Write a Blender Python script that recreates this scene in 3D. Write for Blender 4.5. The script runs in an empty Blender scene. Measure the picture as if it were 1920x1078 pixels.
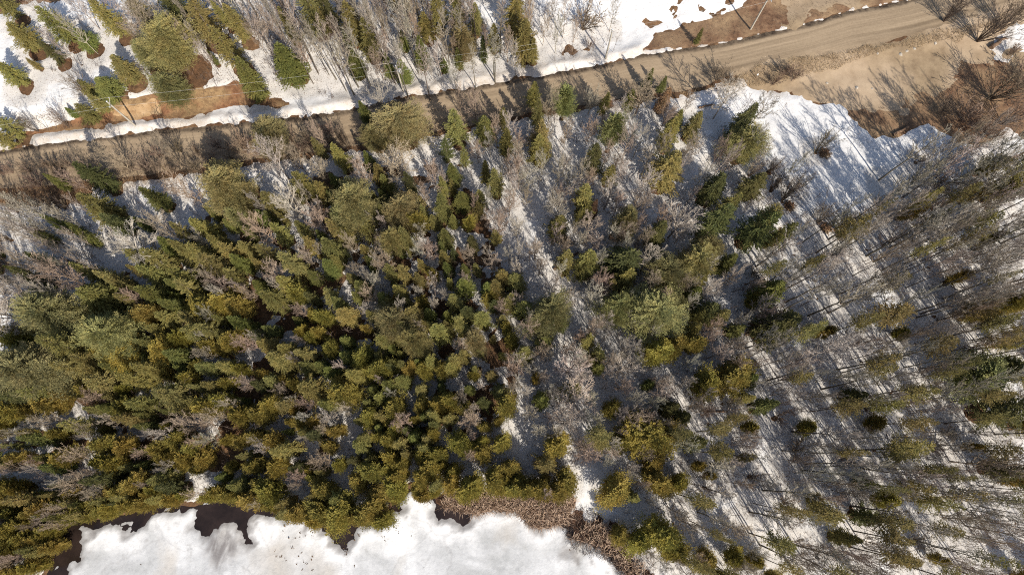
import bpy, math, random
import numpy as np
from mathutils import Vector

# ------------------------------------------------------------------ camera, light, exposure
scene = bpy.context.scene
COL = scene.collection
H_CAM, PITCH, FPX = 105.0, math.radians(13.0), 1280.0      # metres above ground, tilt off nadir, focal length in photo pixels
cam_d = bpy.data.cameras.new('camera')
cam_d.sensor_width, cam_d.lens = 36.0, 24.0
cam_d.clip_start, cam_d.clip_end = 1.0, 6000.0
cam = bpy.data.objects.new('camera', cam_d)
COL.objects.link(cam)
cam.location = (0, 0, H_CAM)
cam.rotation_euler = (PITCH, 0, 0)
scene.camera = cam

SUN_ELEV = math.radians(41.0)
TO_SUN = Vector((0.50, -0.866, 0)).normalized()            # horizontal direction towards the sun
SUN_AZ = math.atan2(TO_SUN.x, TO_SUN.y)                     # clockwise from +Y
world = bpy.data.worlds.new('World')
scene.world = world
world.use_nodes = True
wn = world.node_tree
sky = wn.nodes.new('ShaderNodeTexSky')
sky.sky_type = 'NISHITA'
sky.sun_disc = False
sky.sun_elevation = SUN_ELEV
sky.sun_rotation = SUN_AZ
sky.dust_density, sky.ozone_density = 1.6, 1.0
wn.links.new(sky.outputs[0], wn.nodes['Background'].inputs[0])
wn.nodes['Background'].inputs[1].default_value = 0.10
sun_d = bpy.data.lights.new('sun', 'SUN')
sun_d.energy, sun_d.angle, sun_d.color = 4.4, math.radians(0.5), (1.0, 0.93, 0.82)
sun = bpy.data.objects.new('sun', sun_d)
COL.objects.link(sun)
d = Vector((TO_SUN.x * math.cos(SUN_ELEV), TO_SUN.y * math.cos(SUN_ELEV), math.sin(SUN_ELEV)))
sun.rotation_euler = d.to_track_quat('Z', 'Y').to_euler()
sun.location = (60, -100, 120)
vs = scene.view_settings
vs.view_transform, vs.look, vs.gamma, vs.use_curve_mapping = 'Standard', 'None', 1.0, False
vs.exposure = 0.60
scene.cycles.max_bounces = 5
scene.cycles.diffuse_bounces = 3
scene.cycles.transparent_max_bounces = 4
scene.cycles.use_denoising = False
scene.cycles.filter_width = 1.05

rng = np.random.default_rng(7)
random.seed(7)

# ------------------------------------------------------------------ numeric helpers
def hash2(ix, iy, seed):
    n = (ix.astype(np.int64) * 374761393 + iy.astype(np.int64) * 668265263 + seed * 982451653) & 0x7fffffff
    n = ((n ^ (n >> 13)) * 1274126177) & 0x7fffffff
    n = n ^ (n >> 16)
    return (n & 0xffff) / 65535.0

def vnoise(x, y, seed=0):
    ix, iy = np.floor(x), np.floor(y)
    fx, fy = x - ix, y - iy
    fx, fy = fx * fx * (3 - 2 * fx), fy * fy * (3 - 2 * fy)
    a, b = hash2(ix, iy, seed), hash2(ix + 1, iy, seed)
    c, e = hash2(ix, iy + 1, seed), hash2(ix + 1, iy + 1, seed)
    return (a * (1 - fx) + b * fx) * (1 - fy) + (c * (1 - fx) + e * fx) * fy

def fbm(x, y, scale, seed=0, octaves=4):
    out, amp, tot = 0.0, 1.0, 0.0
    for k in range(octaves):
        out = out + amp * (vnoise(x / scale * 2 ** k + 17.3 * k, y / scale * 2 ** k - 9.1 * k, seed + k) - 0.5)
        tot += amp
        amp *= 0.55
    return out / tot * 2

def sstep(a, b, x):
    t = np.clip((x - a) / (b - a), 0, 1)
    return t * t * (3 - 2 * t)

def sdf(poly, x, y):
    """Signed distance to a polygon, positive inside."""
    shp = np.shape(x)
    x, y = np.ravel(x).astype(float), np.ravel(y).astype(float)
    best = np.full(x.shape, 1e18)
    inside = np.zeros(x.shape, bool)
    n = len(poly)
    for i in range(n):
        x0, y0 = poly[i]
        x1, y1 = poly[(i + 1) % n]
        dx, dy = x1 - x0, y1 - y0
        t = np.clip(((x - x0) * dx + (y - y0) * dy) / (dx * dx + dy * dy + 1e-12), 0, 1)
        best = np.minimum(best, (x - x0 - t * dx) ** 2 + (y - y0 - t * dy) ** 2)
        c = (y0 > y) != (y1 > y)
        with np.errstate(divide='ignore', invalid='ignore'):
            xi = (x1 - x0) * (y - y0) / (y1 - y0 if y1 != y0 else 1e-12) + x0
        inside ^= c & (x < xi)
    r = np.sqrt(best)
    return np.where(inside, r, -r).reshape(shp)

def unproject(px, py, z):
    ca, sa = math.cos(PITCH), math.sin(PITCH)
    u, v = (px - 960.0), (539.0 - py)
    dx, dy, dz = u, FPX * sa + v * ca, -FPX * ca + v * sa
    t = (z - H_CAM) / dz
    return t * dx, t * dy

def W(pts, z=0.0):
    return [unproject(p[0], p[1], z) for p in pts]

# ------------------------------------------------------------------ plan of the place (outlines on the ground)
ROAD_TOP = [(-420, 330), (-150, 303), (0, 283), (85, 270), (250, 250), (330, 241), (475, 228), (590, 217), (635, 209), (692, 197), (730, 190),
            (780, 179), (842, 171), (955, 152), (1060, 135), (1135, 120), (1210, 102), (1285, 91), (1360, 80), (1435, 62), (1515, 44),
            (1590, 21), (1652, 10), (1702, 0), (1850, -38), (2150, -110)]
ROAD_LOW = [(2150, -40), (1900, 22), (1765, 55), (1665, 77), (1590, 95), (1502, 107), (1440, 118), (1410, 128), (1360, 148), (1277, 172),
            (1235, 176), (1100, 196), (960, 218), (860, 238), (700, 268), (480, 300), (300, 324), (200, 336), (100, 346), (0, 356), (-150, 374), (-420, 402)]
road_poly = W(ROAD_TOP + ROAD_LOW, 0.4)
LAKE = [(60, 1400), (80, 1120), (108, 1060), (120, 1010), (116, 993), (140, 980), (162, 990), (200, 980), (250, 972), (300, 957), (342, 958), (372, 960),
        (392, 948), (415, 945), (440, 940), (462, 946), (487, 958), (517, 973), (567, 980), (617, 993), (642, 993), (692, 980), (730, 968), (750, 954),
        (742, 935), (770, 925), (800, 930), (812, 948), (835, 953), (862, 940), (884, 962), (920, 955), (960, 953), (997, 976), (1020, 985), (1042, 983), (1072, 993), (1068, 1012), (1085, 1018),
        (1110, 1028), (1135, 1035), (1160, 1058), (1165, 1080), (1180, 1130), (1200, 1400)]
lake_poly = W(LAKE, -0.7)
up_line = W(ROAD_TOP, 0.4)

def terrain(x, y, detail=True):
    x, y = np.asarray(x, float), np.asarray(y, float)
    dl = -sdf(lake_poly, x, y)                      # distance inland
    dr = sdf(road_poly, x, y)
    g = -0.95 * np.exp(-np.clip(dl, 0, None) / 5.0)
    g = np.where(dl < 0, -0.95 + 0.35 * np.clip(dl, -4, 0), g)
    above = np.interp(x, [p[0] for p in up_line], [p[1] for p in up_line])
    s = y - above
    bank = sstep(2.6, 6.5, s) * 2.0 * sstep(-42, -52, x) + sstep(3, 14, s) * 0.9 * sstep(-50, -20, x)
    lift = 0.42 * sstep(-5.0, -0.4, dr)
    g = g + bank + lift
    if detail:
        g = g + 0.22 * fbm(x, y, 9.0, 3) * sstep(0, 4, dl) * sstep(0.3, -3, dr)
    return g

def ground_at(px, py, extra=0.0):
    """Point of the terrain (plus a height) seen at a photo pixel."""
    px, py = np.asarray(px, float), np.asarray(py, float)
    z = np.zeros_like(px) + extra
    for _ in range(5):
        x, y = unproject(px, py, z)
        z = terrain(x, y) + extra
    return x, y, z - extra

def WG(pts):
    a = np.array(pts, float)
    x, y, z = ground_at(a[:, 0], a[:, 1])
    return list(zip(x, y))

BANK = WG([(48, 251), (88, 240), (125, 230), (162, 215), (200, 200), (232, 188), (288, 176), (362, 170), (425, 160), (440, 148), (478, 172), (548, 196), (520, 204), (480, 196),
           (435, 200), (388, 212), (325, 224), (250, 227), (212, 231), (175, 240), (125, 245), (75, 251)])
BANK_SAND = WG([(200, 206), (232, 192), (290, 182), (305, 200), (300, 222), (250, 226), (212, 229)])
CORNER = WG([(-160, 60), (-60, 34), (15, 26), (40, 9), (115, 2), (125, -60), (-160, -60)])
NE_DIRT = WG([(1200, 97), (1215, 85), (1230, 62), (1262, 57), (1282, 46), (1322, 38), (1345, 30), (1388, 14), (1400, 0), (1420, -90), (2200, -200), (2200, -112),
              (1850, -40), (1702, -2), (1652, 9), (1590, 20), (1515, 43), (1435, 61), (1360, 79), (1285, 90)])
NE_SAND = WG([(1470, 30), (1490, -80), (1900, -120), (1850, -40), (1702, -2), (1652, 9), (1590, 20), (1515, 38), (1490, 46)])
MUD = [WG(p) for p in ([(1305, 12), (1312, 4), (1322, 24), (1345, 26), (1360, 12), (1352, 2), (1376, 0), (1370, 10), (1346, 32), (1318, 32)],
                       [(1208, 40), (1216, 37), (1238, 40), (1236, 48), (1212, 48)], [(1040, 102), (1050, 94), (1062, 98), (1058, 106), (1046, 108)],
                       [(1058, 88), (1076, 86), (1082, 96), (1072, 102), (1060, 96)], [(1088, 92), (1102, 93), (1096, 100)], [(1262, 16), (1272, 4), (1270, -10), (1282, -10), (1276, 8), (1266, 20)])]
CLEARING = WG([(1392, 140), (1440, 115), (1500, 95), (1600, 80), (1690, 60), (1790, 35), (1900, 0), (2150, -60), (2200, 200), (2100, 262), (1960, 258), (1925, 262), (1885, 232), (1850, 258),
               (1832, 272), (1800, 266), (1778, 252), (1765, 240), (1735, 227), (1705, 242), (1675, 258), (1655, 250), (1640, 256), (1618, 240), (1600, 222), (1580, 198), (1562, 194), (1535, 200),
               (1500, 182), (1440, 172), (1408, 168)])
CLEAR_SAND = WG([(1560, 185), (1500, 175), (1560, 150), (1610, 125), (1700, 95), (1760, 95), (1745, 140), (1730, 185), (1690, 215), (1640, 210), (1600, 205)])
NE_SNOW = WG([(1850, 82), (1865, 65), (1890, 50), (1918, 38), (2010, 20), (2010, 80), (1930, 96), (1905, 104), (1888, 122), (1866, 114), (1853, 94)])
VERGE = WG([(-100, 360), (0, 345), (100, 335), (200, 325), (320, 315), (310, 336), (215, 352), (178, 360), (172, 378), (120, 388), (60, 394), (0, 388), (-100, 398)])
REEDS = WG([(832, 950), (845, 934), (858, 924), (905, 926), (960, 932), (976, 928), (1068, 928), (1072, 940), (1066, 955), (1048, 968), (1040, 980), (1018, 986), (998, 978), (965, 955), (925, 955), (888, 966), (872, 950)])
MARSH = WG([(1046, 972), (1075, 960), (1100, 965), (1150, 985), (1165, 1000), (1190, 1040), (1215, 1078), (1230, 1130), (1180, 1130), (1165, 1070), (1155, 1050), (1120, 1032), (1085, 1018), (1068, 1010), (1070, 995)])
DENSE = WG([(-120, 620), (130, 620), (330, 380), (620, 290), (880, 290), (980, 560), (985, 760), (850, 860), (560, 905), (300, 890), (-120, 900)])
WATER = [WG(p) for p in ([(80, 1100), (108, 1060), (118, 1005), (114, 990), (140, 980), (168, 990), (160, 1005), (154, 1025), (152, 1050), (130, 1075), (118, 1100)],
                         [(240, 985), (258, 968), (282, 960), (276, 990), (262, 998), (248, 1000)], [(362, 950), (392, 942), (440, 935), (462, 940), (472, 960), (470, 985), (474, 1020), (462, 1010), (450, 985), (425, 978), (400, 1000), (385, 1005), (366, 985)],
                         [(615, 985), (645, 988), (672, 982), (660, 1010), (652, 1022), (640, 1018), (625, 1008)], [(812, 945), (838, 952), (862, 938), (884, 960), (880, 975), (870, 984), (858, 970), (842, 964), (826, 970)],
                         [(1068, 1010), (1078, 1015), (1076, 1028), (1070, 1042), (1064, 1040)], [(690, 978), (720, 970), (745, 962), (728, 978), (700, 986)])]
SLUSH = WG([(395, 1002), (430, 985), (452, 992), (468, 1030), (440, 1050), (425, 1078), (410, 1120), (400, 1060), (390, 1030)])

# ------------------------------------------------------------------ mesh and material helpers
def mesh_from(name, chunks, smooth=False, attrs=None):
    """chunks: list of (verts (n,3), faces (m,3 or 4))."""
    vs_, starts, tots, loops, off = [], [], [], [], 0
    lo = 0
    for v, f in chunks:
        v, f = np.asarray(v, np.float32), np.asarray(f, np.int32)
        if len(v) == 0 or len(f) == 0:
            continue
        k = f.shape[1]
        vs_.append(v)
        loops.append((f + off).ravel())
        starts.append(lo + np.arange(len(f)) * k)
        tots.append(np.full(len(f), k))
        lo += len(f) * k
        off += len(v)
    v = np.concatenate(vs_)
    l, s, t = np.concatenate(loops), np.concatenate(starts), np.concatenate(tots)
    me = bpy.data.meshes.new(name)
    me.vertices.add(len(v))
    me.vertices.foreach_set('co', v.ravel())
    me.loops.add(len(l))
    me.loops.foreach_set('vertex_index', l.astype(np.int32))
    me.polygons.add(len(s))
    me.polygons.foreach_set('loop_start', s.astype(np.int32))
    me.polygons.foreach_set('loop_total', t.astype(np.int32))
    me.polygons.foreach_set('use_smooth', np.full(len(s), bool(smooth)))
    me.update(calc_edges=True)
    for an, av in (attrs or {}).items():
        a = me.attributes.new(an, 'FLOAT', 'POINT')
        a.data.foreach_set('value', np.asarray(av, np.float32))
    return me

def tube(pts, rad, sides=5, cap=True):
    pts = np.asarray(pts, float)
    n = len(pts)
    rad = np.broadcast_to(np.asarray(rad, float), (n,))
    t = np.gradient(pts, axis=0)
    t /= np.linalg.norm(t, axis=1)[:, None] + 1e-9
    ref = np.array([0.0, 0.0, 1.0]) if abs(t[0][2]) < 0.9 else np.array([1.0, 0.0, 0.0])
    a = np.cross(t, ref)
    a /= np.linalg.norm(a, axis=1)[:, None] + 1e-9
    b = np.cross(t, a)
    ang = np.arange(sides) * 2 * np.pi / sides
    v = pts[:, None, :] + rad[:, None, None] * (np.cos(ang)[None, :, None] * a[:, None, :] + np.sin(ang)[None, :, None] * b[:, None, :])
    v = v.reshape(-1, 3)
    i, j = np.meshgrid(np.arange(n - 1), np.arange(sides), indexing='ij')
    f = np.stack([i * sides + j, i * sides + (j + 1) % sides, (i + 1) * sides + (j + 1) % sides, (i + 1) * sides + j], -1).reshape(-1, 4)
    out = [(v, f)]
    if cap:
        c0 = np.vstack([v[:sides], pts[:1]])
        c1 = np.vstack([v[-sides:], pts[-1:]])
        fk = np.array([[k, (k + 1) % sides, sides] for k in range(sides)])
        out += [(c0, fk), (c1, fk[:, ::-1])]
    return out

def box(cx, cy, cz, sx, sy, sz):
    v = np.array([(x, y, z) for x in (-.5, .5) for y in (-.5, .5) for z in (-.5, .5)]) * (sx, sy, sz) + (cx, cy, cz)
    f = np.array([(0, 1, 3, 2), (4, 6, 7, 5), (0, 4, 5, 1), (2, 3, 7, 6), (0, 2, 6, 4), (1, 5, 7, 3)])
    return [(v, f)]

def sticks(p0, p1, r0, r1):
    """Many three-sided twigs at once."""
    p0, p1 = np.asarray(p0, float), np.asarray(p1, float)
    n = len(p0)
    t = p1 - p0
    t /= np.linalg.norm(t, axis=1)[:, None] + 1e-9
    ref = np.where(np.abs(t[:, 2:3]) < 0.9, np.array([[0, 0, 1.0]]), np.array([[1.0, 0, 0]]))
    a = np.cross(t, ref)
    a /= np.linalg.norm(a, axis=1)[:, None] + 1e-9
    b = np.cross(t, a)
    r0, r1 = np.broadcast_to(r0, (n,)), np.broadcast_to(r1, (n,))
    v = np.zeros((n, 6, 3))
    for k in range(3):
        c, s = math.cos(k * 2.0944), math.sin(k * 2.0944)
        v[:, k] = p0 + r0[:, None] * (c * a + s * b)
        v[:, 3 + k] = p1 + r1[:, None] * (c * a + s * b)
    f = np.array([(0, 1, 4, 3), (1, 2, 5, 4), (2, 0, 3, 5)])
    f = (f[None] + np.arange(n)[:, None, None] * 6).reshape(-1, 4)
    return [(v.reshape(-1, 3), f)]

def kites(base, dr, lat, length, width, fold):
    """Folded leaf-shaped sprays, two triangles each."""
    n = len(base)
    up = np.cross(dr, lat)
    m = base + dr * (length * 0.5)[:, None]
    L = m + lat * (width * 0.5)[:, None] + up * fold[:, None]
    R = m - lat * (width * 0.5)[:, None] + up * fold[:, None]
    T = base + dr * length[:, None]
    v = np.stack([base, L, T, R], 1).reshape(-1, 3)
    f = np.array([(0, 2, 1), (0, 3, 2)])
    f = (f[None] + np.arange(n)[:, None, None] * 4).reshape(-1, 3)
    return [(v, f)]

def unit(v):
    return v / (np.linalg.norm(v, axis=-1, keepdims=True) + 1e-9)

def new_mat(name):
    m = bpy.data.materials.new(name)
    m.use_nodes = True
    nt = m.node_tree
    b = nt.nodes['Principled BSDF']
    return m, nt, b

def node(nt, typ, **kw):
    n = nt.nodes.new(typ)
    for k, v in kw.items():
        if k == 'ins':
            for i, val in v.items():
                n.inputs[i].default_value = val
        else:
            setattr(n, k, v)
    return n

def ramp(nt, src, stops):
    r = nt.nodes.new('ShaderNodeValToRGB')
    cr = r.color_ramp
    while len(cr.elements) < len(stops):
        cr.elements.new(0.5)
    for e, (p, c) in zip(cr.elements, stops):
        e.position = p
        e.color = (*c, 1) if len(c) == 3 else c
    nt.links.new(src, r.inputs[0])
    return r.outputs[0]

def noise_of(nt, scale, detail=6.0, rough=0.6, coord='Object', stretch=None, dist=0.0):
    tc = nt.nodes.new('ShaderNodeTexCoord')
    src = tc.outputs[coord]
    if stretch:
        mp = nt.nodes.new('ShaderNodeMapping')
        mp.inputs['Scale'].default_value = stretch[:3]
        if len(stretch) > 3:
            mp.inputs['Rotation'].default_value = (0, 0, stretch[3])
        nt.links.new(src, mp.inputs[0])
        src = mp.outputs[0]
    n = node(nt, 'ShaderNodeTexNoise', ins={'Scale': scale, 'Detail': detail, 'Roughness': rough, 'Distortion': dist})
    nt.links.new(src, n.inputs['Vector'])
    return n.outputs[0]

def mix(nt, fac, a, b, typ='MIX'):
    m = nt.nodes.new('ShaderNodeMix')
    m.data_type = 'RGBA'
    m.blend_type = typ
    for i, s in ((0, fac), (6, a), (7, b)):
        if hasattr(s, 'is_linked'):
            nt.links.new(s, m.inputs[i])
        elif i == 0:
            m.inputs[i].default_value = s
        else:
            m.inputs[i].default_value = (*s, 1)
    return m.outputs[2]

def bump(nt, b, src, strength, dist):
    bp = nt.nodes.new('ShaderNodeBump')
    bp.inputs['Strength'].default_value = strength
    bp.inputs['Distance'].default_value = dist
    nt.links.new(src, bp.inputs['Height'])
    nt.links.new(bp.outputs[0], b.inputs['Normal'])

def attr(nt, name):
    a = nt.nodes.new('ShaderNodeAttribute')
    a.attribute_name = name
    return a.outputs['Fac']

M = {}
def ground_mat(name, stops, scale, speck=None, bstr=0.5, bdist=0.1, rough=0.95, scale2=None, second=None):
    m, nt, b = new_mat(name)
    c = ramp(nt, noise_of(nt, scale, 8, 0.65), stops)
    if second:
        c = mix(nt, ramp(nt, noise_of(nt, scale2, 4, 0.5), [(0.42, (0, 0, 0)), (0.6, (1, 1, 1))]), c, ramp(nt, noise_of(nt, scale * 1.3, 8, 0.7), second))
    if speck:
        c = mix(nt, ramp(nt, noise_of(nt, 3.2, 3, 0.7), [(speck[1], (0, 0, 0)), (speck[1] + 0.05, (1, 1, 1))]), c, speck[0])
    nt.links.new(c, b.inputs['Base Color'])
    b.inputs['Roughness'].default_value = rough
    b.inputs['Specular IOR Level'].default_value = 0.15
    bump(nt, b, noise_of(nt, scale * 2.5, 8, 0.7), bstr, bdist)
    M[name] = m
    return m

ground_mat('litter', [(0.3, (0.05, 0.032, 0.02)), (0.5, (0.13, 0.075, 0.04)), (0.7, (0.24, 0.14, 0.075))], 1.3, bstr=0.8, scale2=0.12, second=[(0.3, (0.05, 0.03, 0.018)), (0.55, (0.11, 0.06, 0.032)), (0.75, (0.2, 0.1, 0.05))])
ground_mat('needle_soil', [(0.3, (0.08, 0.04, 0.022)), (0.5, (0.18, 0.09, 0.047)), (0.7, (0.29, 0.155, 0.08))], 1.0, bstr=0.8, scale2=0.25, second=[(0.3, (0.11, 0.065, 0.035)), (0.6, (0.25, 0.165, 0.085))])
ground_mat('sand', [(0.3, (0.28, 0.205, 0.135)), (0.5, (0.36, 0.272, 0.185)), (0.72, (0.43, 0.33, 0.225))], 0.35, speck=((0.12, 0.08, 0.05), 0.73), bstr=0.4, bdist=0.06, scale2=0.08, second=[(0.3, (0.17, 0.12, 0.075)), (0.6, (0.29, 0.215, 0.135))])
ground_mat('brown_dirt', [(0.3, (0.07, 0.04, 0.025)), (0.5, (0.15, 0.085, 0.05)), (0.7, (0.25, 0.155, 0.09))], 0.9, bstr=0.9, scale2=0.15, second=[(0.3, (0.16, 0.10, 0.06)), (0.6, (0.28, 0.19, 0.11))])
ground_mat('bank_sand', [(0.3, (0.18, 0.10, 0.05)), (0.5, (0.31, 0.20, 0.105)), (0.7, (0.40, 0.28, 0.165))], 0.7, bstr=0.8)
ground_mat('marsh', [(0.3, (0.035, 0.02, 0.014)), (0.5, (0.08, 0.042, 0.026)), (0.7, (0.16, 0.085, 0.05))], 1.6, bstr=1.0, bdist=0.2)

# snow: white, faintly granular, with litter specks
m, nt, b = new_mat('snow')
c = ramp(nt, noise_of(nt, 0.5, 6, 0.6), [(0.3, (0.60, 0.605, 0.615)), (0.6, (0.69, 0.69, 0.69))])
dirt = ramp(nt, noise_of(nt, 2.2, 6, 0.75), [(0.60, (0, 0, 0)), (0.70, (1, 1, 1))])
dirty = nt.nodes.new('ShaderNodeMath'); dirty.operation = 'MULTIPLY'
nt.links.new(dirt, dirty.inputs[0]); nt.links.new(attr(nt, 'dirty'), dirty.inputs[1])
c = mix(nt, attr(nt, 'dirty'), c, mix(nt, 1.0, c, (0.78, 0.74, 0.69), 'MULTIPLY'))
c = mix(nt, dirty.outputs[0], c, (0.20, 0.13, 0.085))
sp = nt.nodes.new('ShaderNodeMath'); sp.operation = 'MULTIPLY'
nt.links.new(ramp(nt, noise_of(nt, 5.5, 3, 0.7), [(0.585, (0, 0, 0)), (0.64, (0.85, 0.85, 0.85))]), sp.inputs[0]); nt.links.new(attr(nt, 'dirty'), sp.inputs[1])
c = mix(nt, sp.outputs[0], c, (0.13, 0.085, 0.055))
tan = nt.nodes.new('ShaderNodeMath'); tan.operation = 'MULTIPLY'; tan.inputs[1].default_value = 1.0
nt.links.new(attr(nt, 'tan'), tan.inputs[0])
tn = nt.nodes.new('ShaderNodeMath'); tn.operation = 'MULTIPLY'
nt.links.new(tan.outputs[0], tn.inputs[0]); nt.links.new(ramp(nt, noise_of(nt, 0.9, 6, 0.7), [(0.35, (0.1, 0.1, 0.1)), (0.7, (1, 1, 1))]), tn.inputs[1])
c = mix(nt, tn.outputs[0], c, (0.42, 0.34, 0.255))
nt.links.new(c, b.inputs['Base Color'])
b.inputs['Roughness'].default_value = 0.75
b.inputs['Specular IOR Level'].default_value = 0.2
bump(nt, b, noise_of(nt, 1.1, 8, 0.62), 0.55, 0.16)
M['snow'] = m

# lake ice
m, nt, b = new_mat('lake_ice')
c = ramp(nt, noise_of(nt, 0.10, 7, 0.58, dist=0.7), [(0.36, (0.36, 0.365, 0.365)), (0.50, (0.47, 0.475, 0.48)), (0.62, (0.59, 0.595, 0.60))])
c = mix(nt, ramp(nt, noise_of(nt, 0.085, 4, 0.5, stretch=(1.4, 0.7, 1, 0.4), dist=0.4), [(0.56, (0, 0, 0)), (0.72, (0.6, 0.6, 0.6))]), c, (0.43, 0.38, 0.315))
sl = nt.nodes.new('ShaderNodeMath'); sl.operation = 'MULTIPLY'
nt.links.new(attr(nt, 'slush'), sl.inputs[0]); nt.links.new(ramp(nt, noise_of(nt, 0.35, 7, 0.6, stretch=(1.6, 0.6, 1), dist=1.2), [(0.3, (0.15, 0.15, 0.15)), (0.55, (1, 1, 1))]), sl.inputs[1])
c = mix(nt, sl.outputs[0], c, (0.19, 0.178, 0.175))
snw = attr(nt, 'snowy')
c = mix(nt, snw, c, (0.66, 0.66, 0.66))
vt = node(nt, 'ShaderNodeTexVoronoi', feature='DISTANCE_TO_EDGE', ins={'Scale': 0.05})
tcv = nt.nodes.new('ShaderNodeTexCoord')
vm = nt.nodes.new('ShaderNodeVectorMath'); vm.operation = 'ADD'
nz = node(nt, 'ShaderNodeTexNoise', ins={'Scale': 0.12, 'Detail': 5.0})
vsx = nt.nodes.new('ShaderNodeVectorMath'); vsx.operation = 'SCALE'; vsx.inputs['Scale'].default_value = 9.0
nt.links.new(tcv.outputs['Object'], nz.inputs['Vector']); nt.links.new(nz.outputs['Color'], vsx.inputs[0])
nt.links.new(tcv.outputs['Object'], vm.inputs[0]); nt.links.new(vsx.outputs[0], vm.inputs[1]); nt.links.new(vm.outputs[0], vt.inputs['Vector'])
c = mix(nt, ramp(nt, vt.outputs['Distance'], [(0.0, (0.22, 0.22, 0.22)), (0.010, (0, 0, 0))]), c, (0.24, 0.23, 0.225))
c = mix(nt, attr(nt, 'melt'), c, (0.20, 0.185, 0.175))
c = mix(nt, 1.0, c, ramp(nt, noise_of(nt, 1.4, 9, 0.75), [(0.30, (0.80, 0.80, 0.805)), (0.52, (1, 1, 1))]), 'MULTIPLY')
c = mix(nt, ramp(nt, noise_of(nt, 0.55, 8, 0.72, dist=0.8), [(0.58, (0, 0, 0)), (0.70, (0.55, 0.55, 0.55))]), c, (0.33, 0.325, 0.315))
nt.links.new(c, b.inputs['Base Color'])
b.inputs['Roughness'].default_value = 0.45
b.inputs['Specular IOR Level'].default_value = 0.25
bump(nt, b, noise_of(nt, 0.9, 9, 0.68), 0.5, 0.14)
M['lake_ice'] = m

m, nt, b = new_mat('dark_water')
nt.links.new(ramp(nt, noise_of(nt, 0.3, 5, 0.6), [(0.3, (0.010, 0.007, 0.006)), (0.7, (0.030, 0.020, 0.017))]), b.inputs['Base Color'])
b.inputs['Roughness'].default_value = 0.12
b.inputs['Specular IOR Level'].default_value = 0.3
bump(nt, b, noise_of(nt, 2.0, 3, 0.5), 0.05, 0.03)
M['dark_water'] = m

# packed gravel road: tone runs along the wheel tracks
m, nt, b = new_mat('road_gravel')
tcx = nt.nodes.new('ShaderNodeCombineXYZ')
nt.links.new(attr(nt, 'across'), tcx.inputs[0]); nt.links.new(attr(nt, 'along'), tcx.inputs[1])
mp = nt.nodes.new('ShaderNodeMapping'); mp.inputs['Scale'].default_value = (1.5, 0.035, 1)
nt.links.new(tcx.outputs[0], mp.inputs[0])
n1 = node(nt, 'ShaderNodeTexNoise', ins={'Scale': 1.0, 'Detail': 7.0, 'Roughness': 0.62})
nt.links.new(mp.outputs[0], n1.inputs['Vector'])
c = ramp(nt, n1.outputs[0], [(0.30, (0.155, 0.113, 0.072)), (0.48, (0.262, 0.194, 0.124)), (0.70, (0.36, 0.275, 0.182))])
c = mix(nt, 0.35, c, ramp(nt, noise_of(nt, 2.5, 8, 0.75), [(0.3, (0.19, 0.145, 0.10)), (0.7, (0.38, 0.295, 0.205))]))
c = mix(nt, attr(nt, 'track'), c, mix(nt, 1.0, c, (0.50, 0.48, 0.46), 'MULTIPLY'))
wet = nt.nodes.new('ShaderNodeMath'); wet.operation = 'MULTIPLY'
nt.links.new(attr(nt, 'wet'), wet.inputs[0]); nt.links.new(ramp(nt, noise_of(nt, 0.9, 6, 0.7), [(0.3, (0.35, 0.35, 0.35)), (0.6, (1, 1, 1))]), wet.inputs[1])
c = mix(nt, wet.outputs[0], c, (0.035, 0.024, 0.017))
nt.links.new(c, b.inputs['Base Color'])
b.inputs['Roughness'].default_value = 0.9
b.inputs['Specular IOR Level'].default_value = 0.2
bump(nt, b, noise_of(nt, 4.0, 8, 0.7), 0.35, 0.04)
M['road_gravel'] = m

def leaf_mat(name, trans=0.36):
    m, nt, b = new_mat(name)
    oi = nt.nodes.new('ShaderNodeObjectInfo')
    c = mix(nt, 1.0, oi.outputs['Color'], ramp(nt, noise_of(nt, 1.1, 5, 0.7), [(0.28, (0.62, 0.70, 0.75)), (0.5, (1, 1, 1)), (0.72, (1.42, 1.32, 1.15))]), 'MULTIPLY')
    c = mix(nt, ramp(nt, noise_of(nt, 0.45, 3, 0.6), [(0.45, (0, 0, 0)), (0.72, (0.7, 0.7, 0.7))]), c, mix(nt, 1.0, c, (1.14, 0.96, 0.95), 'MULTIPLY'))
    nt.links.new(c, b.inputs['Base Color'])
    b.inputs['Roughness'].default_value = 0.7
    b.inputs['Specular IOR Level'].default_value = 0.2
    tr = nt.nodes.new('ShaderNodeBsdfTranslucent')
    nt.links.new(c, tr.inputs[0])
    ms = nt.nodes.new('ShaderNodeMixShader')
    ms.inputs[0].default_value = trans
    nt.links.new(b.outputs[0], ms.inputs[1]); nt.links.new(tr.outputs[0], ms.inputs[2])
    nt.links.new(ms.outputs[0], nt.nodes['Material Output'].inputs[0])
    M[name] = m

leaf_mat('needles')
m, nt, b = new_mat('bark')
oi = nt.nodes.new('ShaderNodeObjectInfo')
c = mix(nt, 1.0, oi.outputs['Color'], ramp(nt, noise_of(nt, 2.5, 6, 0.7, stretch=(1, 1, 0.4)), [(0.3, (0.6, 0.58, 0.56)), (0.55, (1, 1, 1)), (0.75, (1.25, 1.22, 1.2))]), 'MULTIPLY')
nt.links.new(c, b.inputs['Base Color'])
b.inputs['Roughness'].default_value = 0.85
b.inputs['Specular IOR Level'].default_value = 0.15
M['bark'] = m

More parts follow.
